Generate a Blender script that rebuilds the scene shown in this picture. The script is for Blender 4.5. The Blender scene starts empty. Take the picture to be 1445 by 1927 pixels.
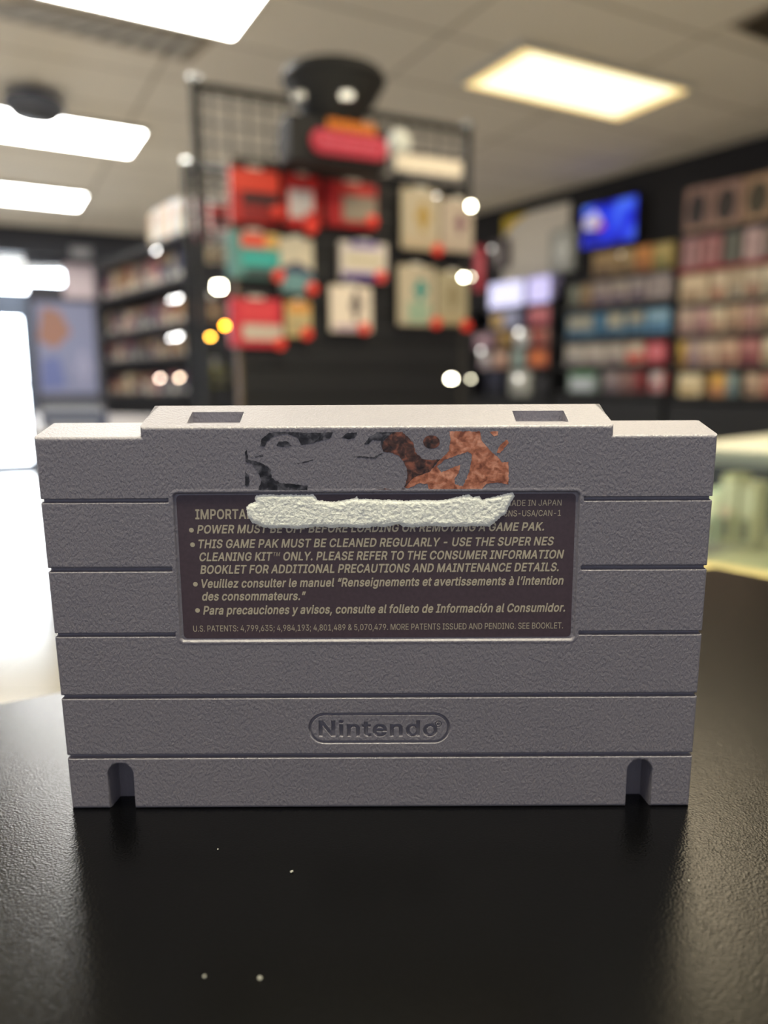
import bpy, bmesh, math, random
import numpy as np
from mathutils import Matrix, Vector

S = bpy.context.scene
COL = S.collection
random.seed(7)
PI = math.pi

# ------------------------------------------------------------------ camera
FPX, IMG_W, IMG_H = 1400.0, 1445.0, 1927.0
PITCH, ROLL = math.atan((963.5 - 729.0) / FPX), math.radians(-0.25)
CAM = np.array([0.0, 0.0, 0.96])
FWD = np.array([0, math.cos(PITCH), -math.sin(PITCH)])
UP0 = np.array([0, math.sin(PITCH), math.cos(PITCH)])
RIGHT = math.cos(ROLL) * np.array([1.0, 0, 0]) + math.sin(ROLL) * UP0
UPV = -math.sin(ROLL) * np.array([1.0, 0, 0]) + math.cos(ROLL) * UP0
cd = bpy.data.cameras.new('camera')
cam = bpy.data.objects.new('camera', cd)
COL.objects.link(cam)
cam.matrix_world = Matrix(((RIGHT[0], UPV[0], -FWD[0], CAM[0]), (RIGHT[1], UPV[1], -FWD[1], CAM[1]),
                           (RIGHT[2], UPV[2], -FWD[2], CAM[2]), (0, 0, 0, 1)))
cd.sensor_fit = 'VERTICAL'
cd.sensor_height = 36.0
cd.lens = FPX * 36.0 / IMG_H
cd.clip_start = 0.01
cd.clip_end = 200
cd.dof.use_dof = True
cd.dof.focus_distance = 0.1535
cd.dof.aperture_fstop = cd.lens / 3.3
S.camera = cam

# ------------------------------------------------------------------ colour and sky
S.view_settings.view_transform = 'Standard'
S.view_settings.look = 'None'
S.view_settings.gamma = 1
S.view_settings.use_curve_mapping = False
S.view_settings.exposure = 0.0
LIT = dict(room_sky=(0.60, 0.63, 0.74), street_sky=30.0, white_panel=26.0, warm_panel=1.6, overhead=54.0, aisle=9.0)
W = bpy.data.worlds.new('sky')
S.world = W
W.use_nodes = True
nt = W.node_tree
nt.nodes.clear()
tc = nt.nodes.new('ShaderNodeTexCoord')
dot = nt.nodes.new('ShaderNodeVectorMath'); dot.operation = 'DOT_PRODUCT'
dot.inputs[1].default_value = Vector((-0.46, 0.88, 0.12)).normalized()
rng = nt.nodes.new('ShaderNodeMapRange')
rng.interpolation_type = 'SMOOTHSTEP'
rng.inputs['From Min'].default_value = 0.72
rng.inputs['From Max'].default_value = 0.97
mixc = nt.nodes.new('ShaderNodeMix'); mixc.data_type = 'RGBA'
mixc.inputs['A'].default_value = (*LIT['room_sky'], 1)
k = LIT['street_sky']
mixc.inputs['B'].default_value = (0.9 * k, 0.96 * k, 1.05 * k, 1)
bg = nt.nodes.new('ShaderNodeBackground')
wo = nt.nodes.new('ShaderNodeOutputWorld')
nt.links.new(tc.outputs['Generated'], dot.inputs[0])
nt.links.new(dot.outputs['Value'], rng.inputs['Value'])
nt.links.new(rng.outputs['Result'], mixc.inputs['Factor'])
nt.links.new(mixc.outputs['Result'], bg.inputs['Color'])
nt.links.new(bg.outputs['Background'], wo.inputs['Surface'])

# ------------------------------------------------------------------ helpers: rays from the photo frame, materials, meshes
FLOOR, CEIL, TABLE = 0.0, 2.76, 0.96 - 0.0908
def ray(x, y):
    return FWD + (x - 722.5) / FPX * RIGHT + (963.5 - y) / FPX * UPV
def onz(x, y, z):
    r = ray(x, y); return CAM + r * ((z - CAM[2]) / r[2])
def ony(x, y, Y):
    r = ray(x, y); return CAM + r * (Y / r[1])
class Plane:
    """a vertical plane through two floor points; side(d) steps d towards the camera"""
    def __init__(s, a, b):
        s.a = np.array([a[0], a[1]]); d = np.array([b[0], b[1]]) - s.a
        s.d = d / np.linalg.norm(d)
        n = np.array([s.d[1], -s.d[0]])
        if np.dot(n, CAM[:2] - s.a) < 0: n = -n
        s.n = n
    def shift(s, d):
        return Plane(s.a + s.n * d, s.a + s.n * d + s.d)
    def hit(s, x, y):
        r = ray(x, y)
        t = np.dot(s.n, s.a - CAM[:2]) / np.dot(s.n, r[:2])
        return CAM + r * t
    def rotz(s):
        v = s.d
        if np.dot(np.array([-v[1], v[0]]), -s.n) < 0: v = -v     # local +y points away from the camera
        return math.atan2(v[1], v[0])

def lin(c):
    return tuple((v / 255 / 12.92) if v / 255 <= 0.04045 else ((v / 255 + 0.055) / 1.055) ** 2.4 for v in c)
MATS = {}
def mat(rgb, rough=0.5, metal=0.0, emit=0.0, coat=0.0, vary=0.0, scale=30.0, bump=0.0, bscale=200.0, spec=0.5):
    key = (tuple(rgb), rough, metal, emit, coat, vary, scale, bump, bscale, spec)
    if key in MATS: return MATS[key]
    m = bpy.data.materials.new('finish_%d_%d_%d' % tuple(int(c) for c in rgb))
    m.use_nodes = True
    n = m.node_tree; b = n.nodes['Principled BSDF']
    c = lin(rgb)
    b.inputs['Base Color'].default_value = (*c, 1)
    b.inputs['Roughness'].default_value = rough
    b.inputs['Metallic'].default_value = metal
    b.inputs['Coat Weight'].default_value = coat
    b.inputs['Specular IOR Level'].default_value = spec
    if emit:
        b.inputs['Emission Color'].default_value = (*c, 1)
        b.inputs['Emission Strength'].default_value = emit
    if vary or bump:
        t = n.nodes.new('ShaderNodeTexCoord')
        if vary:
            z = n.nodes.new('ShaderNodeTexNoise'); z.inputs['Scale'].default_value = scale; z.inputs['Detail'].default_value = 4
            mx = n.nodes.new('ShaderNodeMix'); mx.data_type = 'RGBA'
            mx.inputs['A'].default_value = (*[v * (1 - vary) for v in c], 1)
            mx.inputs['B'].default_value = (*[min(1, v * (1 + vary)) for v in c], 1)
            n.links.new(t.outputs['Object'], z.inputs['Vector']); n.links.new(z.outputs['Fac'], mx.inputs['Factor'])
            n.links.new(mx.outputs['Result'], b.inputs['Base Color'])
        if bump:
            z2 = n.nodes.new('ShaderNodeTexNoise'); z2.inputs['Scale'].default_value = bscale; z2.inputs['Detail'].default_value = 3
            bp = n.nodes.new('ShaderNodeBump'); bp.inputs['Strength'].default_value = 1.0; bp.inputs['Distance'].default_value = bump
            n.links.new(t.outputs['Object'], z2.inputs['Vector']); n.links.new(z2.outputs['Fac'], bp.inputs['Height'])
            n.links.new(bp.outputs['Normal'], b.inputs['Normal'])
    MATS[key] = m
    return m

class MB:
    """collects shapes, then links them as one mesh object"""
    def __init__(s): s.bm = bmesh.new()
    def box(s, c, size, bevel=0.0, rot=None, seg=2):
        r = bmesh.ops.create_cube(s.bm, size=1.0)
        vs = r['verts']
        bmesh.ops.scale(s.bm, vec=size, verts=vs)
        if bevel:
            es = list({e for v in vs for e in v.link_edges})
            q = bmesh.ops.bevel(s.bm, geom=es, offset=min(bevel, min(size) * 0.45), segments=seg, profile=0.5, affect='EDGES')
            vs = list({v for f in q['faces'] for v in f.verts} | {v for v in vs if v.is_valid})
        if rot is not None: bmesh.ops.rotate(s.bm, cent=(0, 0, 0), matrix=rot, verts=vs)
        bmesh.ops.translate(s.bm, vec=c, verts=vs)
        return s
    def tube(s, p0, p1, r, n=8, r2=None):
        p0, p1 = Vector(p0), Vector(p1); d = p1 - p0
        q = bmesh.ops.create_cone(s.bm, cap_ends=True, segments=n, radius1=r, radius2=r if r2 is None else r2, depth=d.length)
        m = Matrix.Translation((p0 + p1) / 2) @ d.to_track_quat('Z', 'Y').to_matrix().to_4x4()
        bmesh.ops.transform(s.bm, matrix=m, verts=q['verts'])
        return s
    def lathe(s, prof, c=(0, 0, 0), n=32):
        rings = []
        for r, z in prof:
            rings.append([s.bm.verts.new((c[0] + r * math.cos(2 * PI * i / n), c[1] + r * math.sin(2 * PI * i / n), c[2] + z)) for i in range(n)])
        for a, b in zip(rings, rings[1:]):
            for i in range(n): s.bm.faces.new((a[i], a[(i + 1) % n], b[(i + 1) % n], b[i]))
        s.bm.faces.new(rings[0][::-1]); s.bm.faces.new(rings[-1])
        return s
    def prism(s, pts, y0, y1):
        """polygon in x,z pushed from y0 to y1"""
        a = [s.bm.verts.new((x, y0, z)) for x, z in pts]; b = [s.bm.verts.new((x, y1, z)) for x, z in pts]
        n = len(pts)
        s.bm.faces.new(a); s.bm.faces.new(b[::-1])
        for i in range(n): s.bm.faces.new((a[i], b[i], b[(i + 1) % n], a[(i + 1) % n]))
        return s
    def slab(s, pts, z0, z1):
        a = [s.bm.verts.new((x, y, z0)) for x, y in pts]; b = [s.bm.verts.new((x, y, z1)) for x, y in pts]
        n = len(pts)
        s.bm.faces.new(a[::-1]); s.bm.faces.new(b)
        for i in range(n): s.bm.faces.new((a[i], a[(i + 1) % n], b[(i + 1) % n], b[i]))
        return s
    def build(s, name, m, parent=None, loc=None, smooth=False):
        bmesh.ops.recalc_face_normals(s.bm, faces=s.bm.faces[:])
        me = bpy.data.meshes.new(name); s.bm.to_mesh(me); s.bm.free()
        me.materials.append(m)
        if smooth:
            me.shade_smooth(); me.set_sharp_from_angle(angle=math.radians(40))
        o = bpy.data.objects.new(name, me); COL.objects.link(o)
        if parent: o.parent = parent
        if loc is not None: o.location = loc
        return o

def thing(name, label, cat, loc=(0, 0, 0), rz=0.0, group=None):
    o = bpy.data.objects.new(name, None); COL.objects.link(o)
    o.empty_display_size = 0.02
    o.location = [float(v) for v in loc]; o.rotation_euler = (0, 0, rz)
    o['label'] = label; o['category'] = cat
    if group: o['group'] = group
    return o
def tag(o, label, cat, group=None):
    o['label'] = label; o['category'] = cat
    if group: o['group'] = group
    return o
def struct(o, label=None):
    o['kind'] = 'structure'
    if label: o['label'] = label
    return o
def np_mesh(name, verts, faces, m, parent=None, smooth=True):
    me = bpy.data.meshes.new(name)
    me.from_pydata([tuple(v) for v in verts], [], [tuple(f) for f in faces])
    me.update(); me.materials.append(m)
    if smooth: me.shade_smooth(); me.set_sharp_from_angle(angle=math.radians(50))
    o = bpy.data.objects.new(name, me); COL.objects.link(o)
    if parent: o.parent = parent
    return o

# ------------------------------------------------------------------ the room
WALL_R = Plane(onz(1445, 254, CEIL), onz(961, 386, CEIL))
FAR_DIR = np.array([WALL_R.n[0], WALL_R.n[1]])
_fa = onz(0, 430, CEIL)
WALL_F = Plane(_fa, _fa[:2] + np.array([1.34, 0.60]))

black_wall = mat((38, 37, 40), 0.75, vary=0.1, scale=4)
def ceiling_material():
    m = bpy.data.materials.new('ceiling_tile'); m.use_nodes = True
    n = m.node_tree; b = n.nodes['Principled BSDF']; b.inputs['Roughness'].default_value = 0.9
    t = n.nodes.new('ShaderNodeTexCoord'); mp = n.nodes.new('ShaderNodeMapping')
    mp.inputs['Rotation'].default_value = (0, 0, math.radians(-28))
    mp.inputs['Location'].default_value = (0.18, 0.1, 0)
    br = n.nodes.new('ShaderNodeTexBrick'); br.offset = 0.0; br.squash = 1.0
    br.inputs['Scale'].default_value = 1.0
    br.inputs['Brick Width'].default_value = 1.22; br.inputs['Row Height'].default_value = 0.61
    br.inputs['Mortar Size'].default_value = 0.014; br.inputs['Mortar Smooth'].default_value = 0.3
    br.inputs['Color1'].default_value = (*lin((222, 215, 203)), 1); br.inputs['Color2'].default_value = (*lin((213, 206, 195)), 1)
    br.inputs['Mortar'].default_value = (*lin((176, 169, 157)), 1)
    nz = n.nodes.new('ShaderNodeTexNoise'); nz.inputs['Scale'].default_value = 90
    bp = n.nodes.new('ShaderNodeBump'); bp.inputs['Distance'].default_value = 0.002
    n.links.new(t.outputs['Object'], mp.inputs['Vector']); n.links.new(mp.outputs['Vector'], br.inputs['Vector'])
    n.links.new(t.outputs['Object'], nz.inputs['Vector']); n.links.new(nz.outputs['Fac'], bp.inputs['Height'])
    n.links.new(br.outputs['Color'], b.inputs['Base Color']); n.links.new(bp.outputs['Normal'], b.inputs['Normal'])
    return m
def floor_material():
    m = bpy.data.materials.new('polished_tile'); m.use_nodes = True
    n = m.node_tree; b = n.nodes['Principled BSDF']; b.inputs['Roughness'].default_value = 0.16
    b.inputs['Coat Weight'].default_value = 0.6; b.inputs['Coat Roughness'].default_value = 0.12
    t = n.nodes.new('ShaderNodeTexCoord')
    br = n.nodes.new('ShaderNodeTexBrick'); br.offset = 0.0
    br.inputs['Scale'].default_value = 1.0; br.inputs['Brick Width'].default_value = 0.45; br.inputs['Row Height'].default_value = 0.45
    br.inputs['Mortar Size'].default_value = 0.004
    br.inputs['Color1'].default_value = (*lin((214, 206, 190)), 1); br.inputs['Color2'].default_value = (*lin((206, 198, 182)), 1)
    br.inputs['Mortar'].default_value = (*lin((160, 152, 140)), 1)
    n.links.new(t.outputs['Object'], br.inputs['Vector']); n.links.new(br.outputs['Color'], b.inputs['Base Color'])
    return m

struct(MB().box((0, 4.0, -0.05), (22, 20, 0.1)).build('floor', floor_material()), 'pale polished tile floor')
struct(MB().box((0, 4.6, CEIL + 0.05), (22, 15, 0.1)).build('ceiling', ceiling_material()), 'grey tiled drop ceiling')

def wall_segment(mb, pl, s0, s1, z0, z1, th=0.12):
    """box along a plane from distance s0 to s1 and height z0 to z1, standing behind the plane"""
    c = pl.a + pl.d * (s0 + s1) / 2 - pl.n * th / 2
    mb.box((c[0], c[1], (z0 + z1) / 2), (abs(s1 - s0), th, z1 - z0), rot=Matrix.Rotation(math.atan2(pl.d[1], pl.d[0]), 3, 'Z'))
def along(pl, x, y):
    return float(np.dot(pl.hit(x, y)[:2] - pl.a, pl.d))
m = MB(); wall_segment(m, WALL_R, -7.0, 9.0, FLOOR, CEIL)
struct(m.build('wall_right', black_wall), 'dark charcoal wall behind the product shelves')

# far wall, with the shop door and its transom on the left
dl = along(WALL_F, -110, 600); dr = along(WALL_F, 58, 700)
tl, tr_ = along(WALL_F, -110, 510), along(WALL_F, 118, 510)
zt0, zt1 = WALL_F.hit(40, 548)[2], WALL_F.hit(40, 482)[2]
zs0 = WALL_F.hit(90, 534)[2]; zs1 = WALL_F.hit(90, 500)[2]
zd1 = WALL_F.hit(30, 598)[2]
m = MB()
wall_segment(m, WALL_F, dr + 0.02, tr_, FLOOR, zs0)
wall_segment(m, WALL_F, dr + 0.02, tr_, zs1, CEIL)
wall_segment(m, WALL_F, tr_, 9.5, FLOOR, CEIL)
wall_segment(m, WALL_F, dl - 0.06, dr + 0.02, zt1, CEIL)
wall_segment(m, WALL_F, dl - 6.0, dl - 0.06, FLOOR, CEIL)
struct(m.build('wall_far', mat((70, 70, 78), 0.8, vary=0.08, scale=3)), 'dark far wall with the shop entrance')
frame_m = mat((96, 106, 124), 0.35, 0.6)
glass_m = bpy.data.materials.new('door_glass'); glass_m.use_nodes = True
_g = glass_m.node_tree; _g.nodes.clear()
_o = _g.nodes.new('ShaderNodeOutputMaterial'); _t = _g.nodes.new('ShaderNodeBsdfTransparent'); _s = _g.nodes.new('ShaderNodeBsdfGlossy')
_s.inputs['Roughness'].default_value = 0.02; _mx = _g.nodes.new('ShaderNodeMixShader'); _mx.inputs['Fac'].default_value = 0.06
_t.inputs['Color'].default_value = (0.97, 0.99, 1, 1)
_g.links.new(_t.outputs[0], _mx.inputs[1]); _g.links.new(_s.outputs[0], _mx.inputs[2]); _g.links.new(_mx.outputs[0], _o.inputs[0])
def wbox(pl, s0, s1, z0, z1, y0=0.0, th=0.05, bevel=0.004, mb=None):
    mb = mb or MB()
    c = pl.a + pl.d * (s0 + s1) / 2 - pl.n * (y0 + th / 2)
    return mb.box((c[0], c[1], (z0 + z1) / 2), (abs(s1 - s0), th, z1 - z0), bevel, Matrix.Rotation(math.atan2(pl.d[1], pl.d[0]), 3, 'Z'))
door = bpy.data.objects.new('door_1', None); COL.objects.link(door); struct(door, 'glazed shop door bright with daylight')
fr = MB()
wbox(WALL_F, dr - 0.07, dr + 0.02, 0, zt0, 0.0, 0.1, mb=fr); wbox(WALL_F, dl - 0.06, dl + 0.03, 0, zt0, 0.0, 0.1, mb=fr)
wbox(WALL_F, dl, dr, 0, 0.10, 0.02, 0.06, mb=fr); wbox(WALL_F, dl, dr, zd1, zt0, 0.0, 0.1, mb=fr)
fr.build('door_frame', frame_m, door)
wbox(WALL_F, dl + 0.03, dr - 0.07, 0.10, zd1, 0.05, 0.012, 0).build('glass_pane', glass_m, door)
wbox(WALL_F, dl + 0.03, dr - 0.07, 0.98, 1.03, -0.05, 0.03, 0.01).build('push_bar', mat((190, 195, 200), 0.3, 0.8), door)
win = bpy.data.objects.new('window_1', None); COL.objects.link(win); struct(win, 'bright transom window above the shop door')
wbox(WALL_F, dl, dr, zt0, zt1, 0.05, 0.012, 0).build('glass_pane', glass_m, win)
win2 = bpy.data.objects.new('window_2', None); COL.objects.link(win2); struct(win2, 'small bright window beside the transom')
wbox(WALL_F, dr + 0.02, tr_, zs0, zs1, 0.05, 0.012, 0).build('glass_pane', glass_m, win2)
# dropped black header in front of the far wall
hp = WALL_F.shift(0.25)
m = MB(); wall_segment(m, hp, dl - 3, along(hp, 330, 450), hp.hit(60, 478)[2], CEIL - 0.002, 0.22)
struct(m.build('trim_1', mat((44, 46, 54), 0.7)), 'black header over the shop entrance')

# ------------------------------------------------------------------ ceiling fixtures
def ceiling_light(label, q, emit, rgb, warm=False):
    """q: four corners on the ceiling, in turn"""
    q = [np.array(p[:2]) for p in q]
    c = sum(q) / 4
    t = thing('ceiling_light', label, 'ceiling light', (c[0], c[1], CEIL), 0, 'fluorescent ceiling panels')
    def inset(k): return [tuple((p - c) * k) for p in q]
    f = MB(); o, i = inset(1.04), inset(0.985)
    for a in range(4):
        b = (a + 1) % 4
        f.slab([o[a], o[b], i[b], i[a]], -0.035, -0.001)
    f.build('frame', mat((200, 196, 186), 0.5), t)
    if warm:
        ring = MB(); o, i = inset(0.985), inset(0.86)
        for a in range(4):
            b = (a + 1) % 4
            ring.slab([o[a], o[b], i[b], i[a]], -0.03, -0.006)
        ring.build('lens_rim', mat((255, 226, 160), 0.5, emit=emit * 0.62), t)
        MB().slab(inset(0.86), -0.027, -0.006).build('diffuser', mat(rgb, 0.5, emit=emit), t)
    else:
        MB().slab(inset(0.985), -0.03, -0.006).build('diffuser', mat(rgb, 0.5, emit=emit), t)
    return t
def quad(*px): return [onz(x, y, CEIL) for x, y in px]
A0, A1, A2 = onz(440, 60, CEIL), onz(150, 0, CEIL), onz(500, 0, CEIL)
ud = np.array([math.sin(math.radians(-28.8)), math.cos(math.radians(-28.8))]); wd = np.array([ud[1], -ud[0]])
def panel(corner, lw, lu): return [corner[:2], corner[:2] + wd * lw, corner[:2] + wd * lw + ud * lu, corner[:2] + ud * lu]
cool = (255, 253, 248)
ceiling_light('white glowing ceiling panel nearest the camera, cut by the top of the photo', panel(A0, -1.22, -0.61), LIT['white_panel'], cool)
ceiling_light('long white glowing ceiling panel over the entrance side, middle of the three white ones',
              panel(onz(275, 240, CEIL), -1.22, 0.61), LIT['white_panel'], cool)
ceiling_light('small far white ceiling panel nearest the shop door', panel(onz(163, 361, CEIL), -1.22, 0.61), LIT['white_panel'], cool)
ceiling_light('warm yellow glowing ceiling panel between the hanging display and the shelf wall', quad((985, 77), (1303, 160), (1165, 218), (868, 150)), LIT['warm_panel'], (255, 246, 208), True)
OVER = np.array([0.78, 0.06])  # unseen panel added as key light for the cartridge top and face
ceiling_light('ceiling panel straight above the black counter', panel(OVER, -1.22, 0.61), LIT['overhead'], (254, 247, 214))
DC = sum(quad((985, 77), (1303, 160), (1165, 218), (868, 150)))[:2] / 4
ceiling_light('warm ceiling panel over the aisle between counter and hanging display', panel(DC - ud * 2.13 - wd * 1.83, 1.22, 0.61), LIT['aisle'], (255, 236, 200))  # unseen panel added to light the goods and the counter's reflection

def ceiling_vent(label, q, n, rgb):
    q = [np.array(p[:2]) for p in q]; c = sum(q) / 4
    t = thing('ceiling_vent', label, 'vent', (c[0], c[1], CEIL), 0, 'ceiling vents')
    f = MB(); o = [tuple((p - c) * 1.05) for p in q]; i = [tuple((p - c) * 0.95) for p in q]
    for a in range(4):
        b = (a + 1) % 4; f.slab([o[a], o[b], i[b], i[a]], -0.02, -0.001)
    f.build('frame', mat((150, 140, 125), 0.6), t)
    MB().slab(i, -0.006, -0.002).build('duct_opening', mat((20, 19, 18), 0.8), t)
    g = MB(); i = [np.array(p) for p in i]
    for k in range(n):
        u = (k + 0.5) / n; a = i[0] + (i[1] - i[0]) * u; b = i[3] + (i[2] - i[3]) * u
        w = (i[1] - i[0]) / n * 0.28
        g.slab([tuple(a - w), tuple(a + w), tuple(b + w), tuple(b - w)], -0.018, -0.008)
    g.build('louvre_grille', mat(rgb, 0.6), t)
ceiling_vent('dark square ceiling vent beyond the warm panel, at the photo edge', quad((1378, 44), (1470, 0), (1560, 60), (1470, 82)), 8, (70, 62, 50))
ceiling_vent('long louvred ceiling vent beside the nearest white panel', quad((-60, 10), (350, 108), (392, 70), (60, 0)), 9, (176, 172, 165))
p = onz(62, 172, CEIL)
t = thing('ceiling_speaker', 'round dark speaker hanging under the ceiling above the middle white panel', 'speaker', (p[0], p[1], CEIL))
MB().lathe([(0.04, -0.001), (0.04, -0.05), (0.17, -0.055), (0.18, -0.10), (0.14, -0.14), (0.02, -0.16)]).build('housing', mat((92, 96, 108), 0.5), t, smooth=True)
MB().lathe([(0.15, -0.135), (0.13, -0.155), (0.01, -0.168)]).build('grille', mat((60, 62, 70), 0.6), t, smooth=True)

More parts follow.
